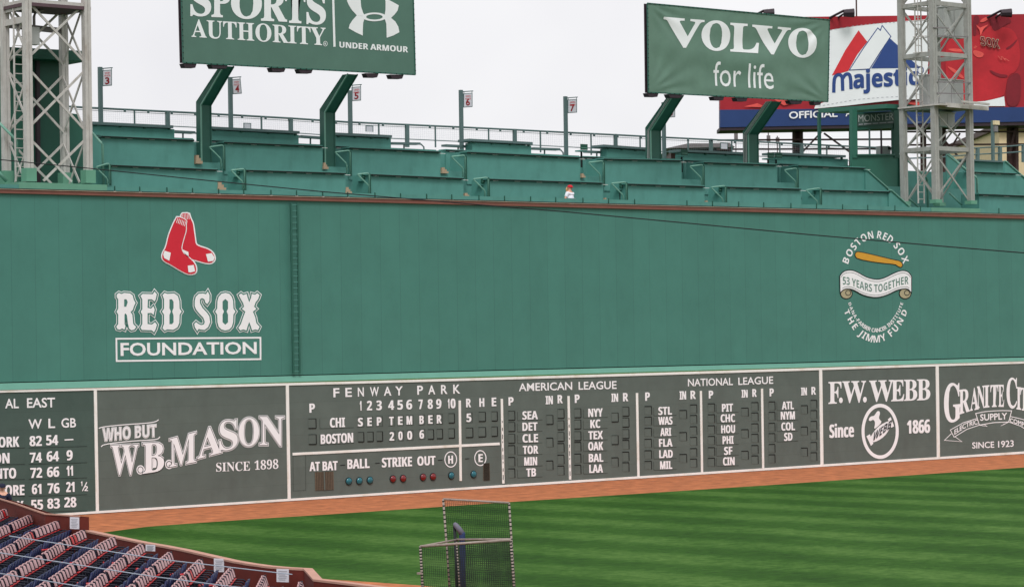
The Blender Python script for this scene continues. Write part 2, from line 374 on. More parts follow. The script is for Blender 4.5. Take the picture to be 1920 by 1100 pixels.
# ================================================================== THE GROUND
def sheet(name, pts, z, mn, kind='structure'):
    b = MB(); b.add([(p[0], p[1], z) for p in pts], [tuple(range(len(pts)))], mn); o = b.build(name); o['kind'] = kind; return o
g = MB(); g.add([(-900, -900, 0), (900, -900, 0), (900, 900, 0), (-900, 900, 0)], [(0, 1, 2, 3)], 'grass'); o = g.build('field'); o['kind'] = 'structure'
edge = [(120, 1006), (160, 1001), (202, 996), (235, 991.5), (270, 987), (320, 983), (370, 979.5), (470, 972.5), (600, 964.5), (800, 951), (960, 940), (1200, 924.5), (1440, 908.7), (1680, 892), (1920, 875.5), (2100, 863)]
E_ = [atz(x, y) for x, y in edge]
tr = [(p.x, p.y) for p in E_]
sheet('warning_track', [(-60, E_[0].y)] + tr + [(tr[-1][0]+60, -8), (tr[-1][0]+60, .5), (-60, .5)], .006, 'dirt')
b = MB(); lo = [(p[0], p[1]-.14) for p in tr]
for i in range(len(tr)-1): b.add([(*lo[i], .009), (*lo[i+1], .009), (*tr[i+1], .009), (*tr[i], .009)], [(0, 1, 2, 3)], 'dirt_edge')
b.build('track_edge')['kind'] = 'structure'
inf = [atz(x, y) for x, y in [(560, 1080), (620, 1086), (700, 1091), (780, 1096.5), (900, 1108), (1100, 1150), (700, 1250), (400, 1200)]]
sheet('infield_dirt', [(p.x, p.y) for p in inf], .006, 'dirt')

# ================================================================== THE GREEN WALL
WTOP = at(960, 387.5).z                                   # bottom of the brown coping
def wl(x, a, b): return a+(b-a)*x/1920                     # a line across the photo
XL, XR = at(-260, 550).x, at(2250, 550).x
SB = -.16                                                   # face of the scoreboard boards
wall = thing('ballpark_wall', 'tall green sheet metal outfield wall with painted emblems above the scoreboard boards', 'wall', (0, 0, 0))
def band(name, t0, t1, b0, b1, Yt, Yb, mn, thick, parent, xs=(-260, 2250)):
    """a level band across the wall between two photo lines"""
    B = MB(); q = []
    for x in xs:
        q.append((at(x, wl(x, t0, t1), Yt), at(x, wl(x, b0, b1), Yb)))
    f = [q[0][1], q[1][1], q[1][0], q[0][0]]; B.slab(f, (0, thick, 0), mn)
    return B.build(name, parent)
band('sheet_panel', 362, 410.2, 716.4, 668.0, 0, 0, 'wall_green', .5, wall)
band('coping', 355.3, 403.6, 362, 410.2, -.10, -.10, 'coping_brown', .7, wall)
b = MB()
for x0, x1 in ((-260, 2250),): b.bar(at(x0, wl(x0, 354.6, 402.9), -.11), at(x1, wl(x1, 354.6, 402.9), -.11), .05, .018, 'edge_tan')
b.build('coping_edge', wall)
band('shadow_gap', 716.4, 668.0, 718.2, 669.8, .02, .02, 'near_black', .4, wall)
band('sloped_ledge', 718.2, 669.8, 731.0, 676.5, -.002, SB-.05, 'ledge_green', .35, wall)

WY = lambda p: at(p[0], p[1], -.012); WY2 = lambda p: at(p[0], p[1], -.020); WY3 = lambda p: at(p[0], p[1], -.028); WY4 = lambda p: at(p[0], p[1], -.036)
# the pair of red socks
zs = zm(3.143, 180, 370)
back = [(497, 96), (548, 93), (553, 112), (560, 130), (571, 152), (577, 195), (583, 240), (588, 276), (606, 288), (655, 303), (684, 320), (701, 350), (697, 374), (680, 386), (655, 388), (600, 373), (548, 358), (520, 330), (505, 305), (512, 270), (528, 210), (530, 180), (515, 140)]
front = [(480, 112), (535, 134), (530, 160), (531, 195), (520, 230), (509, 268), (502, 305), (520, 335), (556, 360), (584, 392), (592, 425), (586, 446), (562, 453), (535, 450), (490, 426), (440, 395), (402, 376), (390, 358), (391, 332), (414, 290), (427, 230), (440, 195), (458, 152), (468, 134)]
emb = MB()
for L in (back, front): emb.flat(conv(stroke(smooth(L, 1), 14), zs), WY, 'white_paint')
emb.flat(conv(poly([smooth(back, 1)]), zs), WY2, 'sock_red')
for L in ([(508, 306), (545, 322), (546, 356), (526, 338)], [(648, 334), (682, 328), (699, 354), (692, 374), (660, 378)]): emb.flat(conv(poly([L]), zs), WY3, 'white_paint')
for i in range(6): emb.flat(conv(strip(501+9*i, 100-i*.7, 504+9*i, 131-i*.3, 3), zs), WY3, 'white_paint')
emb.flat(conv(stroke(smooth(front, 1), 9), zs), WY3, 'white_paint')
emb.flat(conv(poly([smooth(front, 1)]), zs), WY4, 'sock_red')
WY5 = lambda p: at(p[0], p[1], -.042)
for L in ([(404, 314), (441, 326), (432, 373), (402, 357), (396, 336)], [(541, 402), (576, 398), (584, 435), (557, 442), (545, 440)]): emb.flat(conv(poly([L]), zs), WY5, 'white_paint')
for i in range(6): emb.flat(conv(strip(483+9*i, 122+4*i, 474+9.6*i, 150+4*i, 3.5), zs), WY5, 'white_paint')
emb.build('socks_emblem', wall)
# ornate spurred lettering
TUSC = {
 'R': [[(122, 572), (135, 562), (150, 569), (165, 562), (200, 565), (216, 577), (223, 604), (233, 621), (224, 640), (217, 662), (204, 675), (214, 690), (220, 745), (228, 754), (237, 762), (226, 778), (208, 782), (195, 772), (188, 740), (182, 692), (172, 682), (168, 690), (168, 745), (174, 758), (168, 778), (154, 771), (140, 779), (125, 774), (120, 760), (131, 745), (131, 690), (121, 673), (131, 655), (131, 600), (122, 588)], [(166, 600), (180, 600), (187, 616), (182, 632), (178, 644), (166, 644)]],
 'E': [[(262, 580), (275, 568), (335, 570), (345, 554), (358, 570), (352, 600), (345, 613), (330, 600), (306, 600), (304, 650), (325, 655), (338, 640), (346, 660), (340, 692), (325, 680), (304, 682), (304, 745), (330, 748), (348, 734), (359, 750), (352, 775), (342, 794), (328, 782), (270, 780), (262, 765), (273, 745), (273, 690), (263, 674), (273, 658), (273, 600)]],
 'D': [[(392, 575), (405, 562), (420, 568), (460, 565), (482, 580), (491, 610), (493, 655), (505, 672), (493, 690), (491, 740), (480, 765), (455, 780), (420, 777), (405, 784), (392, 770), (401, 745), (401, 690), (389, 672), (401, 655), (401, 600)], [(433, 600), (448, 600), (457, 615), (457, 650), (449, 672), (457, 695), (457, 735), (448, 746), (433, 746), (433, 692), (441, 672), (433, 653)]],
 'S': [[(582, 610), (588, 585), (605, 568), (630, 565), (648, 570), (659, 554), (669, 575), (668, 610), (655, 629), (644, 618), (639, 600), (625, 593), (613, 600), (613, 623), (627, 650), (655, 680), (668, 700), (673, 735), (660, 765), (640, 780), (617, 778), (605, 774), (597, 787), (583, 765), (579, 745), (590, 734), (604, 745), (620, 752), (636, 748), (641, 732), (632, 708), (610, 685), (590, 660), (582, 640)]],
 'O': [[(702, 672), (714, 655), (716, 610), (723, 585), (740, 567), (762, 562), (785, 567), (800, 585), (808, 610), (810, 655), (822, 672), (810, 690), (808, 735), (800, 762), (785, 778), (762, 783), (740, 778), (723, 762), (716, 735), (714, 690)], [(746, 612), (762, 598), (778, 612), (778, 655), (770, 672), (778, 690), (778, 735), (762, 750), (746, 735), (746, 690), (754, 672), (746, 655)]],
 'X': [[(842, 575), (855, 565), (868, 575), (888, 568), (893, 588), (903, 618), (914, 590), (918, 568), (938, 573), (950, 563), (964, 575), (955, 600), (941, 617), (932, 643), (945, 656), (925, 673), (938, 705), (945, 740), (964, 762), (955, 781), (938, 777), (920, 783), (913, 760), (903, 733), (893, 760), (887, 783), (868, 777), (850, 783), (839, 768), (854, 745), (868, 705), (880, 673), (860, 656), (873, 643), (866, 620), (853, 598)]]}
let = MB()
for L in TUSC.values():
    for q in L[:1]: let.flat(conv(stroke(q, 23), zs), WY, 'white_paint')
    for q in L[:1]: let.flat(conv(stroke(q, 15), zs), WY2, 'wall_green')
    for q in L[1:]: let.flat(conv(poly([q]), zs), WY2, 'wall_green')
    let.flat(conv(poly(L), zs), WY3, 'white_paint')
let.flat(conv(stroke([(120, 832), (969, 826), (970, 952), (122, 963)], 10), zs), WY, 'white_paint')
let.flat(conv(text('FOUNDATION', 148, 931, 945, 919, 72, 66, 'sans', .022), zs), WY, 'white_paint')
let.build('foundation_lettering', wall)
# charity emblem: ring of words, ribbon and bat
zj = zm(4.075, 1520, 400)
rg = MB()
rg.flat(conv(arc_text('BOSTON RED SOX', 497, 555, 238, 365, -64, 64, 56, 'bold'), zj), WY, 'white_paint')
rg.flat(conv(arc_text('THE JIMMY FUND', 497, 555, 266, 425, 66.5, -66.5, 56, 'sans', True, .016), zj), WY, 'white_paint') if False else None
def arc_in(body, rx, ry, t, h, style, off=0.0):
    """words along the lower half of the ring: start at -t from the bottom, read to +t"""
    pts, fs = [], []; c = capheight(style); ws = []
    for ch in body:
        if ch == ' ': ws.append(.42); continue
        bb = glyphs(ch, style)[0]; ws.append((max(p[0] for p in bb)-min(p[0] for p in bb))/c+.20)
    tot = sum(ws); pos = 0
    for ch, wd in zip(body, ws):
        u = (pos+wd/2)/tot; pos += wd
        if ch == ' ': continue
        a = math.radians(-t+2*t*u); bx, by = 497+rx*math.sin(a), 555+ry*math.cos(a)
        nx, ny = -math.sin(a)/rx, -math.cos(a)/ry; L = math.hypot(nx, ny); nx, ny = nx/L, ny/L; tx, ty = -ny, nx
        bb = glyphs(ch, style)[0]; m = (max(p[0] for p in bb)+min(p[0] for p in bb))/2; vs, f = glyphs(ch, style, off); o_ = len(pts)
        for x, y in vs:
            p, q = (x-m)/c*h, y/c*h; pts.append((bx+tx*p*.85+nx*q*(.55+.45*abs(ny)), by+ty*p*.95+ny*q))
        fs += [tuple(i+o_ for i in k) for k in f]
    return pts, fs
rg.flat(conv(arc_in('THE JIMMY FUND', 270, 430, 66, 54, 'bold'), zj), WY, 'white_paint')
rg.flat(conv(arc_in('DANA-FARBER CANCER INSTITUTE', 226, 352, 69, 30, 'bold'), zj), WY, 'white_paint')
rg.build_split('ring_lettering', wall)
bt = MB(); BAT = smooth([(346, 298), (370, 294), (510, 326), (640, 358), (668, 362), (690, 372), (702, 394), (690, 412), (668, 402), (645, 386), (510, 374), (358, 346), (340, 322)], 1)
bt.flat(conv(stroke(BAT, 12), zj), WY, 'ink_dark'); bt.flat(conv(poly([BAT]), zj), WY2, 'bat_ochre'); bt.build('bat_emblem', wall)
rb = MB()
RT = smooth([(226, 480), (250, 446), (300, 434), (350, 447), (420, 490), (497, 510), (560, 500), (640, 457), (700, 437), (745, 448), (768, 482)], 2, False)
RBm = smooth([(768, 600), (745, 572), (700, 572), (650, 585), (580, 622), (497, 642), (400, 622), (335, 582), (290, 570), (250, 577), (228, 600)], 2, False)
for cx in (273, 722):
    rb.flat(conv(poly([ellipse(cx, 612, 48, 43)]), zj), WY, 'ink_dark'); rb.flat(conv(poly([ellipse(cx, 612, 41, 36)]), zj), WY2, 'scroll_tan')
    rb.flat(conv(ring(cx+14, 606, 22, 22, 5, 5, 24), zj), WY3, 'ink_dark')
rb.flat(conv(stroke(RT+RBm, 14), zj), WY3, 'ink_dark'); rb.flat(conv(poly([RT+RBm]), zj), WY4, 'white_paint')
rb.flat(conv(stroke([(x, y+14) for x, y in RT[2:-2]], 3, False), zj), WY5, 'ink_dark'); rb.flat(conv(stroke([(x, y-12) for x, y in RBm[4:-4]], 3, False), zj), WY5, 'ink_dark')
wave = lambda u: 60*math.sin(math.pi*u)**2*(1) - 6
rb.flat(conv(text('53 YEARS TOGETHER', 246, 548, 748, 545, 58, 58, 'bold', .0, 0, wave), zj), WY5, 'banner_grey')
rb.build('ribbon_emblem', wall)

# ladder up the wall
lad = thing('wall_ladder', 'green fixed ladder running up the green wall beside the socks emblem', 'ladder', at(555, 700))
for x in (545.5, 557.5):
    b = MB(); b.bar(at(x, 380, -.16), at(x+4.5, 699, -.16), .07, .05, 'post_green', up=Vector((0, 1, 0))); b.build('ladder_rail', lad)
n = 29
for i in range(n):
    b = MB(); y = 384+(696-384)*i/(n-1); sx = 4.5*(y-380)/319
    b.tube([at(545.5+sx, y+.2, -.16), at(557.5+sx, y, -.16)], .016, 'counter_green', 5); b.build('rung', lad)
b = MB()
for y in (385, 430, 480, 535, 590, 640, 690):
    for x in (545.5, 557.5):
        s_ = x+4.5*(y-380)/319; b.bar(at(s_, y, -.16), at(s_, y, .0), .03, .03, 'dark_green')
b.build('ladder_bracket', lad)

# ================================================================== THE BOARDS AT THE FOOT OF THE WALL
PF = lambda dy: (lambda p: at(p[0], p[1], SB-dy))
T_ = lambda x: wl(x, 731.0, 676.5) + 2.5*math.sin(math.pi*min(1, max(0, x/1920)))    # top of the white frame
B_ = lambda x: 973.4-.0643*x                                                              # its foot
L1, L2, L3, L4, L5 = PF(.012), PF(.018), PF(.024), PF(.030), PF(.036)
def vx(x, y, y0=710.): return x+.016*(y-y0)
def board(name, label, x0, x1, mn):
    """dark board with a white frame between two uprights at x0, x1 (points at its top)"""
    r = thing(name, label, 'scoreboard' if 'score' in name or 'standings' in name else 'sign', at((x0+x1)/2, B_((x0+x1)/2), SB))
    B = MB(); xs = [x0+(x1-x0)*i/8 for i in range(9)]
    xa = [vx(x, B_(x)) for x in xs]
    top = [at(x, T_(x), SB) for x in xs]; bot = [at(x, B_(x), SB) for x in xa]
    for i in range(8): B.slab([bot[i], bot[i+1], top[i+1], top[i]], (0, .25, 0), mn)
    B.build('board_panel', r)
    B = MB(); tw, bw = 4.6, 4.2
    for i in range(8):
        B.slab([at(xs[i], T_(xs[i])+tw, SB-.03), at(xs[i+1], T_(xs[i+1])+tw, SB-.03), at(xs[i+1], T_(xs[i+1]), SB-.03), at(xs[i], T_(xs[i]), SB-.03)], (0, .029, 0), 'white_trim')
        B.slab([at(xa[i], B_(xa[i]), SB-.03), at(xa[i+1], B_(xa[i+1]), SB-.03), at(xa[i+1], B_(xa[i+1])-bw, SB-.03), at(xa[i], B_(xa[i])-bw, SB-.03)], (0, .029, 0), 'white_trim')
    for x, s in ((x0, 1), (x1, -1)):
        if x < -50 or x > 2000: continue
        t, u = T_(x)+tw, B_(x)-bw
        B.slab([at(vx(x, u), u, SB-.03), at(vx(x, u)+s*2.7, u, SB-.03), at(x+s*2.7, t, SB-.03), at(x, t, SB-.03)][::s], (0, .029, 0), 'white_trim')
    B.build('board_frame', r)
    return r
def put(b_, data, mn='white_paint', lay=None): b_.flat(data, lay or L1, mn)
def ln(zf, *a, **k): return conv(text(*a, **k), zf)

# --- standings
sb = board('standings_board', 'dark green standings board headed AL EAST, partly behind the brick red wall', -260, 179, 'board_green')
za = zm(3.4286, 0, 680); b = MB()
for t, x0, y0, x1, y1, h in (('AL', 35, 290, 120, 289, 58), ('EAST', 175, 287, 353, 283, 59), ('W', 185, 422, 268, 420, 58), ('L', 313, 417, 353, 416, 58), ('GB', 396, 414, 488, 412, 57)):
    put(b, ln(za, t, x0, y0, x1, y1, h, style='sans', off=.016))
b.build_split('heading_lettering', sb)
ROWS = [('NEW YORK', 125, 540, ('82', 190, 270, 534), ('54', 297, 375, 528), None), ('BOSTON', 62, 645, ('74', 192, 270, 640), ('64', 300, 380, 632), ('9', 428, 468, 625)),
        ('TORONTO', 105, 742, ('72', 195, 272, 738), ('66', 302, 382, 732), ('11', 428, 470, 725)), ('BALTIMORE', 158, 850, ('61', 205, 267, 842), ('76', 306, 384, 837), ('21', 425, 480, 829)), ('TAMPA BAY', 152, 953, ('55', 200, 278, 943), ('83', 304, 386, 935), ('28', 413, 492, 927))]
for nm, xr, yb, *cols in ROWS:
    b = MB(); put(b, ln(za, nm, -215, yb+8, xr, yb-2, 66, style='bold'))
    for c in cols:
        if c: put(b, ln(za, c[0], c[1], c[3], c[2], c[3]-2, 64))
    if nm == 'NEW YORK': put(b, conv(strip(415, 494, 472, 491, 8), za))
    if nm == 'BALTIMORE': put(b, ln(za, '1', 520, 790, 530, 790, 30)); put(b, conv(strip(530, 822, 558, 765, 6), za)); put(b, ln(za, '2', 543, 822, 566, 822, 32))
    b.build_split('standing_row', sb)
    p = MB(); put(p, conv(strip(-215, yb+14, 160, yb+5, 2.2), za), 'slot_dark'); put(p, conv(strip(185, yb+6, 560, yb-5, 2.2), za), 'slot_dark', L1); p.build('plate_joint', sb)

# --- stationer's board
mb_ = board('advertising_board', 'dark grey advertising board with wave-set white outlined lettering, beside the standings board', 179, 539, 'board_grey')
b = MB()
SW = dict(style='serif')
MAS = [('W', 715, 890, 530, 524, 719, 716), ('B', 918, 1055, 516, 508, 711, 690), ('M', 1090, 1260, 490, 444, 668, 634), ('A', 1270, 1425, 428, 398, 616, 574), ('S', 1410, 1528, 372, 364, 570, 548), ('O', 1535, 1665, 354, 350, 538, 532), ('N', 1670, 1825, 346, 346, 530, 532)]
for q in MAS:
    b = MB(); put(b, conv(letter(*q, style='serif', off=.034), za), 'white_paint', L1); put(b, conv(letter(*q, style='serif', off=.018), za), 'ink_dark', L2); put(b, conv(letter(*q, style='serif', off=.004), za), 'white_paint', L3); b.build('name_lettering', mb_)
for cx, cy in ((903, 686), (1087, 651)):
    b = MB(); put(b, conv(poly([ellipse(cx, cy, 26, 30)]), za)); put(b, conv(ring(cx, cy, 19, 22, 4, 4), za), 'ink_dark', L2); b.build('name_lettering', mb_)
b = MB(); put(b, ln(za, 'WHO BUT', 662, 502, 1005, 472, 78, 76, style='bold', off=.05)); put(b, ln(za, 'WHO BUT', 662, 502, 1005, 472, 78, 76, style='bold', off=.012), 'grey_fill', L2); put(b, ln(za, 'WHO BUT', 662, 502, 1005, 472, 78, 76, style='bold', off=-.012), 'white_paint', L3)
for L in ([(635, 420), (660, 410), (800, 396), (950, 386), (1000, 378), (1020, 364)], [(650, 538), (668, 522), (830, 502), (980, 494), (1018, 488), (1028, 473)]): put(b, conv(stroke(smooth(L, 2, False), 6, False), za))
b.build('slogan_lettering', mb_); b = MB(); put(b, ln(za, 'SINCE', 1390, 697, 1608, 690, 55, 58, style='serif')); put(b, ln(za, '1898', 1637, 686, 1790, 678, 56, 58, style='serif'))
b.build_split('slogan_lettering', mb_)

# --- the manual scoreboard
sc = board('manual_scoreboard', 'long dark grey hand-operated scoreboard with league columns, slots and round lamps', 539, 1539, 'board_grey')
zb, zc, zd = zm(4.2302, 530, 690), zm(4.683, 930, 690), zm(5.0, 1180, 680)
b = MB()
yb = lambda x: 228-(x-405)*.03
for ch, x0, x1 in zip('FENWAYPARK', (405, 500, 598, 695, 805, 897, 1070, 1157, 1258, 1355), (448, 547, 643, 762, 860, 950, 1112, 1208, 1304, 1405)): put(b, ln(zb, ch, x0, yb(x0), x1, yb(x1), 68, style='sans', off=.02))
for t, x0, y0, x1, y1, h in (('AMERICAN', 203, 200, 668, 187, 66), ('LEAGUE', 727, 187, 1058, 179, 66)): put(b, ln(zc, t, x0, y0, x1, y1, h, style='sans', off=.014))
for t, x0, y0, x1, y1, h in (('NATIONAL', 551, 218, 970, 206, 66), ('LEAGUE', 1023, 205, 1348, 193, 66)): put(b, ln(zd, t, x0, y0, x1, y1, h, style='sans', off=.014))
b.build_split('title_lettering', sc)
b = MB()
put(b, ln(zb, 'P', 212, 352, 257, 350, 72))
for t, x0, x1 in (('1', 612, 626), ('2', 668, 710), ('3', 743, 788), ('4', 837, 885), ('5', 910, 955), ('6', 980, 1028), ('7', 1078, 1112), ('8', 1150, 1192), ('9', 1217, 1260), ('1', 1310, 1324), ('0', 1332, 1372)): put(b, ln(zb, t, x0, 335-(x0-612)*.026, x1, 335-(x1-612)*.026, 75))
for t, x0, x1, y in (('R', 1455, 1495, 309), ('H', 1560, 1600, 305), ('E', 1658, 1695, 301)): put(b, ln(zb, t, x0, y, x1, y-1, 68))
for zz, L in ((zc, (('P', 110, 155, 327), ('IN', 436, 500, 316), ('R', 541, 587, 308), ('P', 692, 735, 304), ('IN', 1013, 1073, 295), ('R', 1115, 1162, 290), ('P', 1310, 1352, 285), ('IN', 1612, 1670, 275), ('R', 1708, 1755, 270))), (zd, (('P', 745, 787, 333), ('IN', 1052, 1110, 325), ('R', 1153, 1195, 318), ('P', 1315, 1355, 313), ('IN', 1610, 1665, 304), ('R', 1707, 1750, 298)))):
    for t, x0, x1, y in L: put(b, ln(zz, t, x0, y, x1, y-2, 73))
put(b, ln(zb, 'AT BAT', 213, 815, 437, 806, 72)); put(b, ln(zb, 'BALL', 513, 797, 690, 789, 75)); put(b, ln(zb, 'STRIKE', 787, 785, 1027, 775, 75)); put(b, ln(zb, 'OUT', 1068, 771, 1213, 765, 72))
put(b, ln(zb, 'H', 1313, 756, 1352, 755, 64)); put(b, ln(zb, 'E', 1553, 743, 1588, 742, 63)); put(b, conv(ring(1333, 722, 50, 64, 7, 8), zb)); put(b, conv(ring(1568, 711, 48, 63, 7, 8), zb))
b.build_split('heading_lettering', sc)
b = MB()
for x0, x1, y in ((457, 495, 768), (735, 770, 752), (1232, 1268, 728), (1447, 1481, 717)): put(b, conv(strip(x0, y, x1, y-2, 6), zb), 'ink_dark')
put(b, conv(stroke([(82, 682), (182, 678), (184, 966), (84, 972)], 1.8), zb), 'slot_dark')
b.build_split('dash_mark', sc)
def plate(t, zz, x0, x1, y0, y1, h, px0, px1):
    """a hung plate: white word on a thin dark-edged plate"""
    m = MB(); put(m, ln(zz, t, x0, y0, x1, y1, h)); s = (y1-y0)/max(1, x1-x0); bot = lambda x: y0+7+s*(x-x0)
    put(m, conv(strip(px0, bot(px0), px1, bot(px1), 2.4), zz), 'slot_dark'); put(m, conv(strip(px0, bot(px0), px0-2, bot(px0)-h*1.05, 2.0), zz), 'slot_dark')
    return m.build('name_plate', sc)
plate('CHI', zb, 375, 495, 469, 465, 75, 296, 565); plate('BOSTON', zb, 302, 560, 600, 586, 75, 296, 566)
for t, x0, x1, y in (('SEA', 232, 368, 450), ('DET', 232, 365, 549), ('CLE', 233, 370, 651), ('TOR', 236, 372, 752), ('MIN', 248, 362, 853), ('TB', 266, 352, 951)): plate(t, zc, x0, x1, y, y-4, 72, 190, 408)
for t, x0, x1, y in (('NYY', 810, 938, 427), ('KC', 828, 917, 525), ('TEX', 811, 940, 624), ('OAK', 810, 942, 720), ('BAL', 815, 943, 823), ('LAA', 819, 940, 918)): plate(t, zc, x0, x1, y, y-4, 72, 768, 980)
for t, x0, x1, y in (('STL', 272, 400, 487), ('WAS', 272, 405, 580), ('ARI', 290, 393, 685), ('FLA', 278, 405, 786), ('LAD', 280, 408, 891), ('MIL', 288, 403, 995)): plate(t, zd, x0, x1, y, y-4, 74, 230, 443)
for t, x0, x1, y in (('PIT', 868, 973, 458), ('CHC', 856, 992, 556), ('HOU', 861, 992, 658), ('PHI', 874, 978, 760), ('SF', 888, 967, 861), ('CIN', 878, 988, 959)): plate(t, zd, x0, x1, y, y-4, 74, 818, 1026)
for t, x0, x1, y in (('ATL', 1430, 1543, 437), ('NYM', 1420, 1553, 531), ('COL', 1425, 1553, 633), ('SD', 1451, 1530, 730)): plate(t, zd, x0, x1, y, y-4, 74, 1385, 1583)
def number_plate(t, x0, x1, y, h=67):
    m = MB(); put(m, ln(zb, t, x0, y, x1, y-1, h)); put(m, conv(strip(x1+8, y+6, x1+7, y-h-6, 2.2), zb), 'slot_dark'); put(m, conv(strip(x0-6, y+6, x1+8, y+5, 2.0), zb), 'slot_dark'); put(m, conv(strip(x0-6, y-h-5, x1+8, y-h-7, 2.0), zb), 'slot_dark'); m.build('number_plate', sc)
for t, x0, x1 in zip('SEPTEMBER', (597, 672, 747, 845, 915, 983, 1085, 1155, 1223), (637, 708, 785, 882, 952, 1028, 1120, 1190, 1262)): number_plate(t, x0, x1, 460-(x0-597)*.037)
number_plate('5', 1458, 1497, 425)
for t, x0, x1, y in (('2', 848, 885, 573), ('0', 918, 952, 568), ('0', 988, 1028, 565), ('6', 1085, 1122, 557)): number_plate(t, x0, x1, y)
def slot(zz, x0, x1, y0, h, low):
    """an empty window in the board: a flat panel with dark strips standing in for the shaded recess sides"""
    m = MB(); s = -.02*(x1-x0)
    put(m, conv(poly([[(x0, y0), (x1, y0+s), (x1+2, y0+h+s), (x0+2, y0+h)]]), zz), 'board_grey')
    put(m, conv(strip(x1, y0+s, x1+2, y0+h+s, 7), zz), 'slot_dark', L2); put(m, conv(strip(x0, y0, x1, y0+s, 9 if low else 4), zz), 'slot_dark', L2)  # shade inside the recess drawn as dark strips on the flat board
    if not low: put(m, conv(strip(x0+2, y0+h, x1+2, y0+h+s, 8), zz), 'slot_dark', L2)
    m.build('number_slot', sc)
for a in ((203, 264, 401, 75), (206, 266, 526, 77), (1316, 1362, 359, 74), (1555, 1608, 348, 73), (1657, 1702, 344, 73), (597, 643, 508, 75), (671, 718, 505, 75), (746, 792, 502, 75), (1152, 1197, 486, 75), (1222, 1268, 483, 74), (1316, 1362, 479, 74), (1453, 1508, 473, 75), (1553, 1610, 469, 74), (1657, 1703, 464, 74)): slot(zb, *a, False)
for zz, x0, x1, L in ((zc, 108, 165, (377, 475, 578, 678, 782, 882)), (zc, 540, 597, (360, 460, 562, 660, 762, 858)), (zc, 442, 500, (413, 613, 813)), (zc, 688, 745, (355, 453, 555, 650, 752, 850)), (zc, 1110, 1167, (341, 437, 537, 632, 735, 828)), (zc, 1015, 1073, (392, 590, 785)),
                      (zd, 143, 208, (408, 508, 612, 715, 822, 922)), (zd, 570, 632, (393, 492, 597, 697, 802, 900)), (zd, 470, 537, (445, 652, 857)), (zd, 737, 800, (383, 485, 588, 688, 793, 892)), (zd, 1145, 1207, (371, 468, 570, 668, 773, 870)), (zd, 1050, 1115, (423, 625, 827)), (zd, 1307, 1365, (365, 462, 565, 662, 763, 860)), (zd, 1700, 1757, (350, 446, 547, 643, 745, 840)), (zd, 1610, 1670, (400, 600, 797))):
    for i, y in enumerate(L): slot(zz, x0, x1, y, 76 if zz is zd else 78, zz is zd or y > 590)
def divider(name, L, zz, wd):
    m = MB(); (x0, y0), (x1, y1) = L
    P = [zz(p) for p in stroke([(x0, y0), (x1, y1)], wd, False)[0]]
    e = .003 if abs(y1-y0) < 100 else 0; m.slab([at(*P[0], SB-.02-e), at(*P[1], SB-.02-e), at(*P[3], SB-.02-e), at(*P[2], SB-.02-e)], (0, .019+e, 0), 'white_trim'); return m
for L, zz, wd in (([(1405, 255), (1413, 892)], zb, 18), ([(80, 680), (1722, 598)], zb, 20), ([(52, 268), (66, 1010)], zc, 19), ([(638, 243), (652, 975)], zc, 19), ([(1239, 217), (1252, 955)], zc, 19), ([(672, 262), (683, 1022)], zd, 19), ([(1245, 240), (1256, 985)], zd, 19)):
    m = divider('divider', L, zz, wd)
    if zz is zc and L[0][0] < 700:
        (x0, y0), (x1, y1) = L
        for k in range(9):
            u0 = .26+.08*k; u1 = u0+.02+.035*((k*7) % 3)/2
            m.flat(conv(strip(x0+(x1-x0)*u0, y0+(y1-y0)*u0, x0+(x1-x0)*u1, y0+(y1-y0)*u1, 5), zz), L5, 'slot_dark')
    m.build('divider', sc)
for cx, cy, k in ((522, 895, 'teal'), (606, 892, 'teal'), (690, 887, 'teal'), (872, 877, 'red'), (953, 873, 'red'), (1111, 863, 'red'), (1190, 859, 'red'), (1335, 850, 'teal'), (1512, 840, 'teal')):
    c = at(*zb((cx, cy)), SB); m = MB(); rr = .13
    m.tube([c+Vector((0, .02, 0)), c+Vector((0, -.035, 0))], rr+.02, 'ink_dark', 24); lp = m.build('signal_lamp', sc)
    m = MB(); ringv = []
    for j in range(5):
        a = j/4*math.pi/2
        ringv.append([(c.x+rr*math.cos(a)*math.cos(t*math.pi/12), c.y-.036-.06*math.sin(a), c.z+rr*math.cos(a)*math.sin(t*math.pi/12)) for t in range(24)])
    vs = [v for q in ringv for v in q]; m.add(vs, [(j*24+t, j*24+(t+1) % 24, (j+1)*24+(t+1) % 24, (j+1)*24+t) for j in range(4) for t in range(24)], k+'_glass'); m.build('lamp_lens', lp, True)
for q in ([(257, 822), (403, 816), (407, 962), (260, 968)], [(1592, 752), (1642, 750), (1645, 886), (1593, 888)]):
    m = MB(); m.slab([at(*zb(p), SB-.02) for p in q[::-1]], (0, .019, 0), 'vent_brown')
    for i in range(1, 12):
        u = i/12; A_ = (q[0][0]+(q[1][0]-q[0][0])*u, q[0][1]+(q[1][1]-q[0][1])*u); B2 = (q[3][0]+(q[2][0]-q[3][0])*u, q[3][1]+(q[2][1]-q[3][1])*u); m.flat(conv(strip(*A_, *B2, 2.5), zb), L4, 'slot_dark')
    if q[0][0] < 300: m.flat(conv(strip(330, 820, 334, 965, 9), zb), L5, 'board_grey')
    m.build('vent_grille', sc)

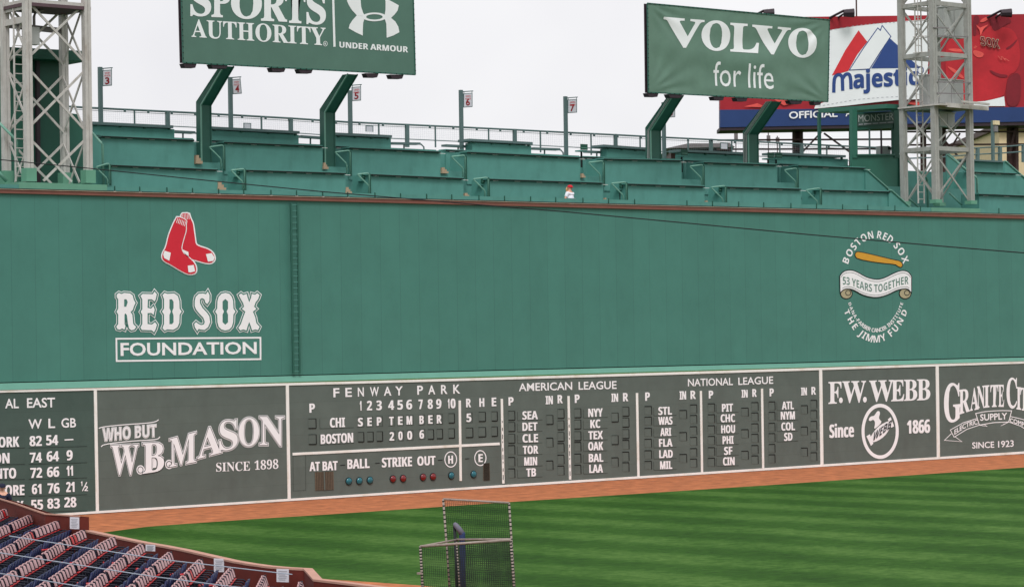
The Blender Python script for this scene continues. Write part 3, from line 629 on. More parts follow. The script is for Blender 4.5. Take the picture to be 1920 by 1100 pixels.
# --- plumbing supplier's board
wb = board('advertising_board', 'dark grey advertising board with a hammer emblem inside a white oval ring', 1539, 1757.5, 'board_grey')
zw = zm(4.7826, 1520, 660); b = MB()
for q in (('F', 160, 275, 268, 264, 461, 456), ('W', 285, 495, 262, 257, 455, 448), ('W', 525, 742, 256, 249, 446, 438), ('E', 722, 838, 252, 248, 438, 434), ('B', 838, 955, 248, 245, 434, 429), ('B', 954, 1072, 245, 240, 430, 424)): put(b, conv(letter(*q, style='serif', off=.006), zw))
for c in ((271, 430), (486, 424)): put(b, conv(poly([ellipse(*c, 17, 25)]), zw))
put(b, ln(zw, 'Since', 168, 767, 390, 757, 118, style='bold')); put(b, ln(zw, '1866', 864, 729, 1072, 720, 118, style='bold')); b.build_split('name_lettering', wb)
b = MB(); put(b, conv(ring(623, 708, 167, 247, 27, 32, 64), zw))
BOT = smooth([(530, 790), (545, 740), (600, 670), (660, 630), (712, 612), (722, 640), (700, 700), (660, 755), (600, 795), (555, 808)], 1)
put(b, conv(poly([BOT]), zw))
for L in ([(500, 752), (531, 733), (562, 818), (540, 838)], [(692, 600), (717, 580), (748, 662), (722, 676)], smooth([(519, 612), (524, 590), (540, 574), (568, 570), (582, 550), (596, 528), (616, 526), (623, 546), (612, 580), (616, 600), (640, 625), (600, 668), (566, 690), (578, 640), (572, 612), (556, 604), (540, 616)], 1)): put(b, conv(poly([L]), zw), lay=L2)
put(b, ln(zw, 'WEBB', 552, 800, 716, 676, 84, 76, style='bold', shear=.25), 'ink_dark', L4); b.build('hammer_emblem', wb)

# --- electrical supplier's board
gb = board('advertising_board', 'dark grey advertising board with arched tall lettering over a ribbon banner, at the far end', 1757.5, 2250, 'board_grey')
b = MB()
for q in (('G', 1197, 1352, 275, 280, 640, 610), ('R', 1330, 1426, 340, 325, 556, 526), ('A', 1430, 1506, 325, 312, 524, 508), ('N', 1492, 1562, 308, 300, 506, 496), ('I', 1556, 1602, 300, 296, 496, 490), ('T', 1612, 1682, 296, 293, 490, 486), ('E', 1684, 1734, 293, 293, 486, 488), ('C', 1757, 1850, 225, 232, 500, 504), ('I', 1846, 1886, 312, 316, 508, 514), ('T', 1880, 1950, 318, 326, 516, 526), ('Y', 1950, 2030, 330, 345, 530, 550)): put(b, conv(letter(*q, style='serif', off=.008), zw))
b.build_split('name_lettering', gb)
b = MB()
put(b, conv(stroke([(1480, 548), (1560, 532), (1640, 525), (1720, 522), (1802, 524), (1776, 624), (1640, 630), (1512, 652)], 7), zw)); put(b, conv(stroke([(1494, 592), (1370, 630), (1252, 696), (1286, 760), (1400, 690), (1512, 652), (1582, 664), (1552, 644)], 6, False), zw))
put(b, conv(stroke([(1262, 728), (1200, 788), (1356, 800), (1294, 756)], 6, False), zw)); put(b, conv(stroke([(1788, 574), (1900, 600), (2010, 650), (2080, 720), (2050, 775), (1960, 710), (1880, 660), (1776, 624), (1704, 660), (1736, 640)], 6, False), zw))
put(b, conv(stroke([(2070, 740), (2110, 810), (1990, 800), (2040, 770)], 6, False), zw))
put(b, ln(zw, 'SUPPLY', 1522, 612, 1760, 598, 55, style='sans', off=.02)); put(b, ln(zw, 'ELECTRIC', 1290, 738, 1496, 644, 42, style='sans', off=.02, bend=lambda u: -16*math.sin(math.pi*u))); put(b, ln(zw, 'COMPANY', 1788, 628, 2010, 722, 38, style='sans', off=.02, bend=lambda u: -14*math.sin(math.pi*u)))
put(b, ln(zw, 'SINCE', 1450, 861, 1645, 853, 53, style='sans', off=.014)); put(b, ln(zw, '1923', 1682, 852, 1820, 843, 55, style='sans', off=.014)); b.build_split('ribbon_lettering', gb)

# ================================================================== ON TOP OF THE WALL
GZ = Vector((0, 1, 0))
ter = thing('seating_terrace', 'stepped green concrete terrace above the wall coping, carrying the counters', 'terrace', at(960, 380, .4))
b = MB(); q = [(x, wl(x, 345.5, 393.5)) for x in (-260, 2250)]; q2 = [(x, wl(x, 353.6, 401.6)) for x in (-260, 2250)]
b.slab([at(*q2[0], .10), at(*q2[1], .10), at(*q[1], .10), at(*q[0], .10)], (0, .06, 0), 'counter_green'); b.build('ledge_panel', ter)
b = MB(); b.bar(at(-260, wl(-260, 353.9, 402.2), .05), at(2250, wl(2250, 353.9, 402.2), .05), .08, .05, 'near_black'); b.build('ledge_gap', ter)
b = MB()
x = 215
while x < 1910:
    if not 1735 < x < 1845 and not 1210 < x < 1255:
        y = wl(x, 345.5, 393.5); b.bar(at(x, y-2, .09), at(x+.1, y+8, .09), .035, .03, 'dark_green'); b.box(at(x, y+8.6, .04)-Vector((.06, .03, .02)), at(x, y+8.6, .04)+Vector((.06, .03, .02)), 'white_trim')
    x += 47+(x*7 % 5)
b.build('ledge_bracket', ter)
zt = [at(960, y, Y).z for y, Y in ((381, .3), (352, 2.0), (312, 4.0), (275, 6.0))]
b = MB()
FL = [at(960, 381, .3).z-.35, at(960, 345, 2).z-.75, at(960, 300, 4).z-.55, at(960, 268, 6).z-.5]
for i, (y0, y1) in enumerate(((.16, 2.05), (2.05, 4.05), (4.05, 6.05), (6.05, 9.2))):
    b.box((at(-250, 400, 3).x, y0, WTOP-.2), (at(2240, 400, 3).x, y1, FL[i]), 'counter_green')
b.build('terrace_step', ter)

# counters: front panel, overhanging top, brackets with a painted shadow line
COUNTERS = []
def counter(Y, x0, x1, t0, t1, bot, label, tier, over=.12, top='counter_green', y_back=.45, ext=(0, 0), ctr='post_green'):
    """front panel at y=Y from x0 to x1; countertop edge heights t0,t1 (photo), panel foot BOT points lower"""
    r = thing('counter_wall', label, 'counter', at((x0+x1)/2, (t0+t1)/2+bot, Y), tier)
    m = MB(); m.slab([at(x0, t0+bot, Y), at(x1, t1+bot, Y), at(x1, t1+1.2, Y), at(x0, t0+1.2, Y)], (0, .09, 0), 'counter_green')
    m.slab([at(x0, t0+bot, Y)+Vector((0, .09, 0)), at(x0, t0+1.2, Y)+Vector((0, .09, 0)), at(x0, t0+1.2, Y)+Vector((0, y_back+.7, 0)), at(x0, t0+bot, Y)+Vector((0, y_back+.7, 0))], (.07, 0, 0), 'counter_green')
    m.build('front_panel', r)
    m = MB(); a, c = at(x0-ext[0], t0, Y-over), at(x1+ext[1], t1, Y-over); u = Vector((0, over+y_back, 0)); d = Vector((0, 0, -.055))
    m.add([a, c, c+u, a+u, a+d, c+d, c+u+d, a+u+d], [(0, 1, 2, 3), (7, 6, 5, 4), (0, 4, 5, 1), (1, 5, 6, 2), (2, 6, 7, 3), (3, 7, 4, 0)], top); m.build('countertop', r)
    m = MB(); n = max(2, int((x1-x0)/38))
    m.bar(at(x0-ext[0], t0+2.6, Y-over+.01), at(x1+ext[1], t1+2.6, Y-over+.01), .03, .05, 'near_black')  # dark bar added as the shadow line below the countertop edge
    for i in range(n+1):
        x = x0+4+(x1-x0-8)*i/n; y = t0+(t1-t0)*(x-x0)/(x1-x0); m.bar(at(x, y+3, Y-over+.03), at(x, y+3, Y), .05, .07, ctr); m.bar(at(x+3, y+5.0, Y-.02), at(x+13, y+5.3, Y-.02), .01, .016, 'white_trim')
    m.build('bracket_and_shade', r)
    COUNTERS.append(r); return r
ORD = ['first', 'second', 'third', 'fourth', 'fifth', 'sixth', 'seventh', 'eighth', 'ninth']
T1 = [(-140, -30, 299, 302), (203, 408, 307.5, 316.5), (458, 648, 317, 323), (693, 869, 325, 332.7), (917, 1131, 333.8, 341.3), (1177, 1321, 342.8, 347.5), (1362, 1502, 348.5, 352.5), (1538, 1669, 354, 357.6), (1836, 2080, 362, 371)]
T2 = [(-140, -20, 246, 249), (190, 364, 253.5, 261), (420, 605, 264.7, 272.5), (655, 826, 275.2, 283), (876, 1088, 283.2, 293.5), (1132, 1278, 295.8, 299.3), (1320, 1457, 302.6, 307.2), (1497, 1623, 308.6, 313.2), (1822, 1906, 320.3, 323.5)]
T3 = [(158, 362, 251, 259.5), (388, 604, 261.5, 271), (624, 818, 272.5, 281), (836, 1086, 279.5, 292), (1093, 1276, 292.5, 298), (1283, 1455, 299, 306), (1461, 1612, 305.5, 311)]
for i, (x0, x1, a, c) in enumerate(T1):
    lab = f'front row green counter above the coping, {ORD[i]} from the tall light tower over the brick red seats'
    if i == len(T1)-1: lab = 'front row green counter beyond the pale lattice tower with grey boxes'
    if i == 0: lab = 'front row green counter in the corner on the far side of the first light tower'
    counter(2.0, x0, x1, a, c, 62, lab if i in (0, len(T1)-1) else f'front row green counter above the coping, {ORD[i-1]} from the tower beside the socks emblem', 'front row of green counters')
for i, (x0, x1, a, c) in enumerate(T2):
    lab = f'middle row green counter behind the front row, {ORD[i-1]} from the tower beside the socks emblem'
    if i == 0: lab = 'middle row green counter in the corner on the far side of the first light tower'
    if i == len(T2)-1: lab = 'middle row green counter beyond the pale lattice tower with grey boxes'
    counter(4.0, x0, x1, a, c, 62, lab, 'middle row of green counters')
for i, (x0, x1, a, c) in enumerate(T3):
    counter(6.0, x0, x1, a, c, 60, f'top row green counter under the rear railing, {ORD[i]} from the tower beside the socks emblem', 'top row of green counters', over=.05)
# raised boxes with a thick top in the back row
BOX = [(171, 325, 228, 235.3, 172, 327), (394, 562, 237, 246, 398, 560), (627, 735, 248.5, 253.5, 627, 733), (880, 999, 260, 266.5, 886, 996), (1132, 1225, 271, 277.5, 1139, 1230), (1276, 1407, 280, 286, 1280, 1404), (1451, 1586, 285.5, 291, 1456, 1590)]
for i, (x0, x1, a, c, p0, p1) in enumerate(BOX):
    r = thing('drink_table', f'raised green box with thick grey tabletop behind the top counters, {ORD[i]} from the socks side', 'table', at((x0+x1)/2, (a+c)/2+30, 6.6), 'raised tables of the top row')
    m = MB(); s = (c-a)/(x1-x0); m.slab([at(p0, a+40, 6.5), at(p1, c+40, 6.5), at(p1, a+s*(p1-x0)+7, 6.5), at(p0, a+s*(p0-x0)+7, 6.5)], (0, .5, 0), 'counter_green'); m.build('front_panel', r)
    m = MB(); a0, c0 = at(x0, a, 6.35), at(x1, c, 6.35); u, d = Vector((0, .8, 0)), Vector((0, 0, -.11)); m.add([a0, c0, c0+u, a0+u, a0+d, c0+d, c0+u+d, a0+u+d], [(0, 1, 2, 3), (7, 6, 5, 4), (0, 4, 5, 1), (1, 5, 6, 2), (2, 6, 7, 3), (3, 7, 4, 0)], 'fence_grey'); m.build('tabletop', r)
    m = MB()
    for k in range(4):
        x = x0+8+(x1-x0-16)*k/3; y = a+s*(x-x0); m = MB(); m.bar(at(x, y+4, 6.48), at(x, y+8.5, 6.48), .09, .09, 'dark_green'); m.build('table_foot', r)
# standing rails behind
SR = [(731, 784, 269, 269.8), (832, 886, 273, 275.5), (996, 1046, 278.6, 280.5), (1098, 1140, 284.5, 286), (560, 604, 256, 259), (324, 362, 247, 249)]
for i, (x0, x1, a, c) in enumerate(SR):
    r = thing('leaning_rail', f'grey leaning shelf below the rear railing, {ORD[i]} of the short curved shelves', 'shelf', at(x0, a+20, 7.2), 'leaning shelves of the top row')
    m = MB(); a0, c0 = at(x0, a, 7.1), at(x1, c, 7.1); m.bar(a0, c0, .35, .09, 'fence_grey'); m.build('shelf_board', r)
    m = MB(); m.tube([c0, c0+Vector((.18, 0, -.02)), c0+Vector((.3, 0, -.12)), c0+Vector((.34, 0, -.5))], .035, 'fence_grey', 6); m.build('end_hoop', r)
    m = MB(); m.bar(at((x0+x1)/2, (a+c)/2+1, 7.1), at((x0+x1)/2, (a+c)/2+26, 7.1), .05, .05, 'fence_grey'); m.build('shelf_post', r)

# aisle rails, stools and tan steps
def aisle_rail(Y, ax, ay, bx, by, label, grp, h=37):
    """top bar from (ax,ay) to (bx,by), post at b, slanting brace from a"""
    r = thing('hand_rail', label, 'handrail', at(bx, by+h, Y), grp); m = MB()
    m.tube([at(bx, by+h, Y), at(bx, by+3, Y), at(bx-1.5, by+.4, Y), at(bx-4, by, Y), at(ax+1, ay, Y), at(ax, ay+.8, Y), at(ax+.8, ay+2.2, Y), at(ax+19.5, ay+20.5, Y), at(ax+21, ay+23.5, Y), at(ax+21.5, ay+h, Y)], .03, 'rail_green', 7); m.build('bent_pipe', r, True)
    m = MB(); m.bar(at(bx+1.6, by+1, Y+.05), at(bx+2.2, by+h+4, Y+.05), .06, .05, 'dark_green'); m.build('flat_post', r)
def stool(x, y, Y, label, grp, s=1.0):
    c = at(x, y, Y); r = thing('bar_stool', label, 'stool', c-Vector((0, 0, .75)), grp)
    m = MB(); m.tube([c-Vector((0, 0, .75)), c-Vector((0, 0, .02))], .045, 'near_black', 8); m.build('pedestal', r)
    m = MB(); m.box(c+Vector((-.2, -.17, -.06)), c+Vector((.2, .2, 0)), 'counter_green'); m.build('seat', r)
    m = MB(); m.box(c+Vector((-.2, -.2, .01)), c+Vector((.2, -.16, .26)), 'dark_green'); m.box(c+Vector((-.17, -.215, .08)), c+Vector((.17, -.202, .1)), 'rail_green'); m.build('backrest', r)
R1 = [(180, 313, 205, 307), (434, 319, 458, 317), (671, 326.5, 692, 325), (888, 335.5, 915, 333), (1147, 343.5, 1174, 341.8), (1334, 351, 1360, 348.5), (1512, 356, 1538, 353)]
R2 = [(393, 275.5, 419, 272.6), (629, 285, 656, 282.5), (847, 293.6, 872, 291.5), (1104, 304.6, 1131, 302), (1294, 311.8, 1318, 309.2), (1471, 318.5, 1494.5, 315.6)]
for i, a in enumerate(R1):
    aisle_rail(1.7, *a, f'bent green pipe handrail at the front row aisle, {ORD[i]} from the socks emblem side', 'front row aisle handrails'); 
    if i: stool(a[2]-11, a[3]+12, 2.5, f'green bar stool behind the front row aisle rail, {ORD[i-1]} from the socks emblem side', 'stools of the front row')
for i, a in enumerate(R2): aisle_rail(3.7, *a, f'bent green pipe handrail at the middle row aisle, {ORD[i]} from the socks emblem side', 'middle row aisle handrails', 44)
for i, (x, y) in enumerate(((1090, 282), (1278, 292), (1440, 297), (1455, 297))): stool(x, y, 5.2, f'dark green bar stool at the top row counters, {ORD[i]} from the socks emblem side', 'stools of the top row')
n = 0
for Y, L in ((1.95, ((409, 424, 341, 357), (649, 660, 351, 363), (872, 883, 362, 372), (1134, 1141, 371, 379), (1324, 1330, 376, 383))), (3.9, ((368, 380, 291, 307), (607, 616, 305, 317), (829, 841, 314, 325), (1091, 1098, 325, 333)))):
    for x0, x1, a, c in L:
        r = thing('aisle_step', f'small tan concrete step block in an aisle gap, {ORD[n]} of the tan blocks', 'step', at(x0, c, Y), 'tan aisle steps'); n += 1
        m = MB(); h = (c-a)
        for k in range(3):
            xa, xb = x0, x0+(x1-x0)*(1-.28*k); ya = c-h*(k+1)/3; yb_ = c-h*k/3; m.slab([at(xa, yb_, Y+.02*k), at(xb, yb_, Y+.02*k), at(xb, ya, Y+.02*k), at(xa, ya, Y+.02*k)], (0, .5, 0), 'concrete_tan')
        m.build('step_block', r)
# two slanting stair walls next to the kiosk and one past the tower
def stair_wall(label, Y, top, foot, mn='counter_green'):
    r = thing('stair_wall', label, 'stair wall', at(top[0][0], foot, Y), 'sloping green stair walls'); m = MB()
    P = [(x, y) for x, y in top]; m.slab([at(P[0][0], foot, Y), at(P[-1][0], foot, Y)]+[at(x, y, Y) for x, y in P[::-1]], (0, .1, 0), mn); m.build('side_panel', r)
    m = MB(); m.tube([at(x, y-1, Y-.04) for x, y in P], .035, 'rail_green', 6); m.build('hand_rail', r)
stair_wall('long sloping green stair wall running down from the kiosk to the coping', 1.9, [(1667, 357), (1672, 358), (1708, 390)], 395)
stair_wall('upper sloping green stair wall between the middle counters and the kiosk', 3.9, [(1623, 319), (1628, 321), (1664, 353), (1668, 358)], 400)
stair_wall('sloping green stair wall at the edge beyond the pale lattice tower', 4.1, [(1884, 303), (1888, 305), (1920, 333), (1960, 366)], 400)
stair_wall('sloping green stair wall behind the pale lattice tower', 5.0, [(1776, 288), (1782, 292), (1822, 328), (1830, 336)], 392)
b = thing('back_wall', 'green rear counter wall beyond the pale lattice tower under the railing', 'wall', at(1850, 330, 6)); m = MB(); m.slab([at(1800, 380, 6), at(1886, 380, 6), at(1886, 304.5, 6), at(1800, 300, 6)], (0, .1, 0), 'counter_green'); m.build('front_panel', b)
m = MB(); m.bar(at(1798, 299.5, 5.9), at(1886, 304, 5.9), .3, .08, 'fence_grey'); m.build('wall_cap', b)

# rear railing with its mesh
YR = 8.6
rail_pts = [(60, 196), (172, 202.5), (365, 212), (545, 222), (650, 229), (763, 234), (862, 238.5), (965, 243.5), (1080, 249.5), (1154, 253), (1240, 257.5), (1335, 262), (1420, 266), (1560, 273), (1700, 279), (1800, 272.5), (1960, 262)]
rg = thing('rear_railing', 'long grey railing with wire mesh running behind the top row of counters', 'railing', at(960, 300, YR))
def ry(x):
    for (a, c), (d, e) in zip(rail_pts, rail_pts[1:]):
        if a <= x <= d: return c+(e-c)*(x-a)/(d-a)
    return 260
ALONG = rail_pts[:15]
m = MB(); m.tube([at(x, y, YR) for x, y in ALONG], .045, 'fence_grey', 6); m.build('top_rail', rg)
m = MB(); m.tube([at(x, y+4.5, YR) for x, y in ALONG], .012, 'fence_grey', 4); m.tube([at(x, y+27, YR) for x, y in ALONG], .02, 'fence_grey', 4); m.build('lower_rail', rg)
for x in (314, 545, 763, 965, 1154, 1333, 1503, 1660): m = MB(); m.bar(at(x, ry(x)-1.5, YR), at(x+.6, ry(x)+42, YR), .16, .12, 'fence_grey'); m.build('railing_post', rg)
for x in (252, 490, 710, 816, 916, 1013, 1108, 1200, 1290, 1372, 1462, 1420, 1550): m = MB(); m.bar(at(x, ry(x), YR), at(x+.6, ry(x)+40, YR), .055, .05, 'fence_grey'); m.build('thin_post', rg)
m = MB(); x = 172
while x < 1660:
    m.bar(at(x, ry(x)+2, YR+.02), at(x+.5, ry(x)+27, YR+.02), .003, .003, 'wire'); x += 4.0
for k in range(1, 7): m.tube([at(x, y+4.5+k*3.4, YR+.02) for x, y in ALONG], .002, 'wire', 3)
m.build('wire_mesh', rg)
m = MB(); x = 190
while x < 1650:
    m = MB(); m.box(at(x, ry(x)+2, YR-.03)-Vector((.04, .03, .05)), at(x, ry(x)+2, YR-.03)+Vector((.04, .03, .05)), 'fence_grey'); x += 44.0; m.build('mesh_clip', rg)
r2 = thing('rear_railing', 'grey rear railing beyond the pale lattice tower rising gently past the tan building', 'railing', at(1850, 300, YR)); m = MB(); P2 = [(1706, 285), (1760, 283), (1822, 278), (1880, 275), (1960, 269)]
for dy in (0, 12): m.tube([at(x, y+dy, YR) for x, y in P2], .04, 'fence_grey', 6)
m.build('top_rail', r2)
for x in (1833, 1875, 1919): m = MB(); m.bar(at(x, 277-(x-1833)*.07, YR), at(x, 304, YR), .18, .14, 'fence_grey'); m.build('railing_post', r2)

# numbered section signs on poles
def section_sign(no, x, y0, y1, sx0, sx1, s0, s1, Y, tilt=0, hidden=False):
    r = thing('section_sign', f'white section sign with number {no} hanging from its grey pole by the rear railing' if not hidden else 'grey sign pole with small white sign half hidden behind the bent post', 'sign', at(x, y1, Y), 'numbered section signs')
    m = MB(); m.bar(at(x, y0, Y), at(x+(y1-y0)*.017, y1+12, Y), .15, .13, 'fence_grey'); m.build('sign_pole', r)
    m = MB(); m.tube([at(x, s0-3, Y), at(sx1+1, s0-4.6, Y)], .022, 'fence_grey', 5); m.tube([at(sx0+1, s0-3.4, Y), at(sx0+1, s0, Y)], .015, 'fence_grey', 5); m.tube([at(sx1-1, s0-4, Y), at(sx1-1+tilt*.2, s0, Y)], .015, 'fence_grey', 5); m.build('hanging_bracket', r)
    d = -1.2; q = [(sx0+tilt, s1), (sx1+tilt, s1+d), (sx1, s0+d), (sx0, s0)]
    m = MB(); m.slab([at(px, py, Y-.05) for px, py in q], (0, .04, 0), 'fence_grey'); i_ = lambda p, u: (p[0]+(sum(k[0] for k in q)/4-p[0])*u, p[1]+(sum(k[1] for k in q)/4-p[1])*u*.7)
    m.slab([at(*i_(p, .14), Y-.058) for p in q], (0, .006, 0), 'paper'); pl = m.build('sign_plate', r)
    m = MB(); fn = lambda p: at(p[0], p[1], Y-.064); wd = sx1-sx0
    m.flat(text(str(no), sx0+wd*.3+tilt*.9, s1-4, sx1-wd*.30+tilt*.9, s1-4.5, 12, style='sans', off=.03), fn, 'number_red')
    m.flat(text('GREEN', sx0+wd*.24+tilt*.2, s0+7, sx1-wd*.2+tilt*.2, s0+6.3, 3.2, style='sans'), fn, 'logo_red'); m.flat(text('MONSTER', sx0+wd*.2+tilt*.3, s0+12, sx1-wd*.16+tilt*.3, s0+11.3, 3.2, style='sans'), fn, 'logo_red')
    m.build('lettering', pl)
for a in ((3, 187.5, 126, 226, 192.5, 210, 132, 162), (4, 431.5, 145, 245, 434.5, 451, 149, 177, 8.0, 2.5), (5, 656, 170, 250, 660, 677, 163.5, 190), (6, 864, 169, 272, 869, 886, 175.5, 202), (7, 1060, 181, 288, 1064.5, 1082, 187, 212.5)):
    section_sign(*(a if len(a) > 8 else a+(8.0,)))
section_sign(8, 1244, 192, 292, 1250, 1266, 196, 221, 8.0, 0, True)
for i, (x, y) in enumerate(((464, 238), (693, 243), (1358, 275))):
    r = thing('small_sign', f'small white notice in a grey frame on the rear railing, {ORD[i]} from the socks side', 'sign', at(x, y, 8.4), 'small notices on the railing')
    m = MB(); m.slab([at(x-7, y+4, 8.45), at(x+7, y+4.6, 8.45), at(x+7, y-7, 8.45), at(x-7, y-7.6, 8.45)], (0, .03, 0), 'fence_grey'); m.build('sign_frame', r)
    m = MB(); m.slab([at(x-5.6, y+4, 8.43), at(x+5.6, y+4.6, 8.43), at(x+5.6, y-5.5, 8.43), at(x-5.6, y-6, 8.43)], (0, .02, 0), 'paper'); m.build('sign_face', r)

# ------------------------------------------------------------------ billboards on bent posts
def bent_post(par, x0, x1, yb, yk, xt0, xt1, yt, Y=4.3, Yf=2.2, conduits=0):
    """upright box post whose upper half leans out over the field"""
    w_ = (x1-x0); ml = .40
    def front(x, y, Yq): return at(x, y, Yq)
    A = [front(x0+9+1, yb, Y), front(x1+1, yb, Y)]; B = [front(x0+9, yk+4, Y), front(x1, yk-2, Y)]
    wv = (B[1]-B[0]).length
    k0, k1 = front(x0+9, yk, Y), front(x1, yk, Y); wx = (k1-k0).x
    # lean out: pick the top so that it shows at xt0..xt1
    t0 = at(xt0+9, yt, Yf); 
    dep = Vector((0, .36, 0)); W = Vector((wx, 0, 0))
    m = MB(); pts = [front(x0+10, yb, Y), k0, t0]
    rings = [[p, p+W, p+W+dep, p+dep] for p in pts]
    rings[1] = [k0, k0+W, k0+W+dep+Vector((0, 0, .15)), k0+dep+Vector((0, 0, .15))]
    rings[2] = [t0, t0+W, t0+W+dep, t0+dep]
    vs = [v for q in rings for v in q]; fs = [(3, 2, 1, 0), (8, 9, 10, 11)]
    for j in range(2):
        for i in range(4): fs.append((j*4+i, j*4+(i+1) % 4, (j+1)*4+(i+1) % 4, (j+1)*4+i))
    m.add(vs, fs, 'post_green'); po = m.build('support_post', par)
    m = MB()
    for j in range(2):
        for q in (0, 1): m.bar(rings[j][q], rings[j+1][q], .05, .05, 'rail_green' if q == 0 else 'post_green')
    for c in range(conduits):
        o_ = Vector((-.04, .09+.09*c, 0)); m.tube([rings[0][0]+o_, rings[1][0]+o_, rings[2][0]+o_], .02, 'box_grey', 5)
    m.build('edge_trim', po)
DRAPE = {}
def refine(data, L):
    """cut the faces of a flat outline until no edge is longer than L, so that it can follow cloth"""
    pts = list(data[0]); todo = []; out = []
    for f in data[1]:
        for i in range(1, len(f)-1): todo.append((f[0], f[i], f[i+1]))
    mid = {}
    while todo:
        t = todo.pop(); e = [(math.dist(pts[t[i]], pts[t[(i+1) % 3]]), i) for i in range(3)]; l, i = max(e)
        if l <= L: out.append(t); continue
        a, b_, c_ = t[i], t[(i+1) % 3], t[(i+2) % 3]; k = (min(a, b_), max(a, b_))
        if k not in mid: mid[k] = len(pts); pts.append(((pts[a][0]+pts[b_][0])/2, (pts[a][1]+pts[b_][1])/2))
        todo += [(a, mid[k], c_), (mid[k], b_, c_)]
    return pts, out
def drape(key, up):
    P, dz, Y, cn = DRAPE[key]
    def fn(p):
        u = (p[0]-cn[0][0])/(cn[1][0]-cn[0][0]); yt = cn[0][1]+(cn[1][1]-cn[0][1])*u; yb_ = cn[3][1]+(cn[2][1]-cn[3][1])*u; v = (p[1]-yt)/(yb_-yt)
        return at(p[0], p[1], Y)+Vector((0, -dz(u, v)-up, 0))
    return fn
def sign_panel(name, label, cn, Y, thick, mn, wrinkle=0.0):
    """billboard with corners CN tl,tr,br,bl in the photo, its face on the plane y=Y; a fine sheet so that cloth can sag"""
    r = thing(name, label, 'billboard', at((cn[2][0]+cn[3][0])/2, (cn[2][1]+cn[3][1])/2, Y)); nx, ny = 90, 45
    m = MB(); vs = []
    def P(u, v):
        a = (cn[0][0]+(cn[1][0]-cn[0][0])*u, cn[0][1]+(cn[1][1]-cn[0][1])*u); c = (cn[3][0]+(cn[2][0]-cn[3][0])*u, cn[3][1]+(cn[2][1]-cn[3][1])*u); return (a[0]+(c[0]-a[0])*v, a[1]+(c[1]-a[1])*v)
    def dz(u, v):
        if not wrinkle: return 0
        s = .55*math.sin(13*(v+.55*(u-.42)**2*2.2-.12*u)+.6)*math.sin(math.pi*min(1, v*1.05)) + .5*math.sin(8.5*(u*.9-.75*v)+1.1)*math.sin(math.pi*v)*(.4+.6*u) + .3*math.sin(21*(v*.7+1.1*abs(u-.5)**1.6))*v
        for (cu, cv, sp, ph) in ((0, 0, 13, .3), (1, 0, 15, 1.1), (0, 1, 17, 2.0), (1, 1, 14, .6)):
            ang = math.atan2((v-cv)*.5, u-cu+1e-6); d = math.hypot(u-cu, (v-cv)*.5); s += 1.1*math.sin(ang*sp+ph)*math.exp(-7.5*d)*min(1, d*9)
        s += .3*math.sin(47*u+6*v)*math.exp(-16*min(v, 1-v))
        return s*wrinkle*min(1, 14*min(u, 1-u, v, 1-v))
    for j in range(ny+1):
        for i in range(nx+1): u, v = i/nx, j/ny; vs.append(at(*P(u, v), Y)+Vector((0, -dz(u, v), 0)))
    m.add(vs, [(j*(nx+1)+i, (j+1)*(nx+1)+i, (j+1)*(nx+1)+i+1, j*(nx+1)+i+1) for j in range(ny) for i in range(nx)], mn); m.build('sign_face', r, True)
    DRAPE[name+str(cn[0][0])] = (P, dz, Y, cn)
    m = MB(); q = [at(*p, Y) for p in cn]; m.slab([q[3]+Vector((0, .17, 0)), q[2]+Vector((0, .17, 0)), q[1]+Vector((0, .17, 0)), q[0]+Vector((0, .17, 0))], (0, thick, 0), 'frame_dark')
    m.build('sign_box', r)
    m = MB()
    for i in range(4): m.bar(q[i]+Vector((0, -.005, 0)), q[(i+1) % 4]+Vector((0, -.005, 0)), .04, .05, 'post_green')
    for k in range(40):
        for e0, e1 in ((0, 1), (3, 2), (0, 3), (1, 2)):
            if (e0, e1) in ((0, 3), (1, 2)) and k % 2: continue
            p = q[e0]+(q[e1]-q[e0])*((k+.5)/40); m.box(p-Vector((.015, .05, .015)), p+Vector((.015, .0, .015)), 'near_black')
    m.build('face_edging', r)
    return r
def lamp_hoods(r, L, Y):
    for x0, x1, y in L:
        m = MB(); a, c = at(x0, y, Y-.1), at(x1, y+.5, Y-.1); e = (c-a); dn = Vector((0, 0, -.16)); u = Vector((0, .3, 0)); i_ = e*.12
        m.add([a, c, c+u, a+u, a+i_+dn, c-i_+dn, c-i_+u+dn, a+i_+u+dn], [(0, 1, 2, 3), (7, 6, 5, 4), (0, 4, 5, 1), (1, 5, 6, 2), (2, 6, 7, 3), (3, 7, 4, 0)], 'frame_dark'); m.build('sign_lamp', r)
Y1 = 2.0
s1 = sign_panel('billboard', 'green billboard with white lettering and an arched double-curve logo on two bent posts', [(337.5, -95), (773, -68), (778.5, 140.5), (343, 117.5)], Y1, .06, 'sign_green')
bent_post(s1, 368, 395, 318, 197, 411, 440, 124); bent_post(s1, 600, 627, 320, 211, 643, 672, 139)
lamp_hoods(s1, ((344, 369, 119), (395, 428, 120.5), (508, 536, 127), (560, 587, 129.5), (686, 710, 137.5), (732, 757, 140)), Y1+.1)
zq = zm(3.4375, 320, 0); F1 = plane(Y1-.012)
def lett(par, name, data, fn, mn='white_paint'):
    m = MB(); m.flat(data, fn, mn); return m.build(name, par)
m = MB()
for q in (('S', 130, 258, -95, -92, 102, 108), ('P', 265, 385, -84, -80, 108, 112), ('O', 392, 585, -78, -72, 118, 125), ('R', 585, 748, -64, -58, 132, 139), ('T', 740, 866, -54, -48, 145, 150), ('S', 878, 998, -48, -42, 154, 162)): m.flat(conv(letter(*q, style='serif', off=.012), zq), F1, 'vinyl_white')
m.build('name_lettering', s1)
lett(s1, 'store_lettering', ln(zq, 'AUTHORITY', 135, 238, 1000, 294, 112, 112, style='serif', off=.004), F1, 'vinyl_white')
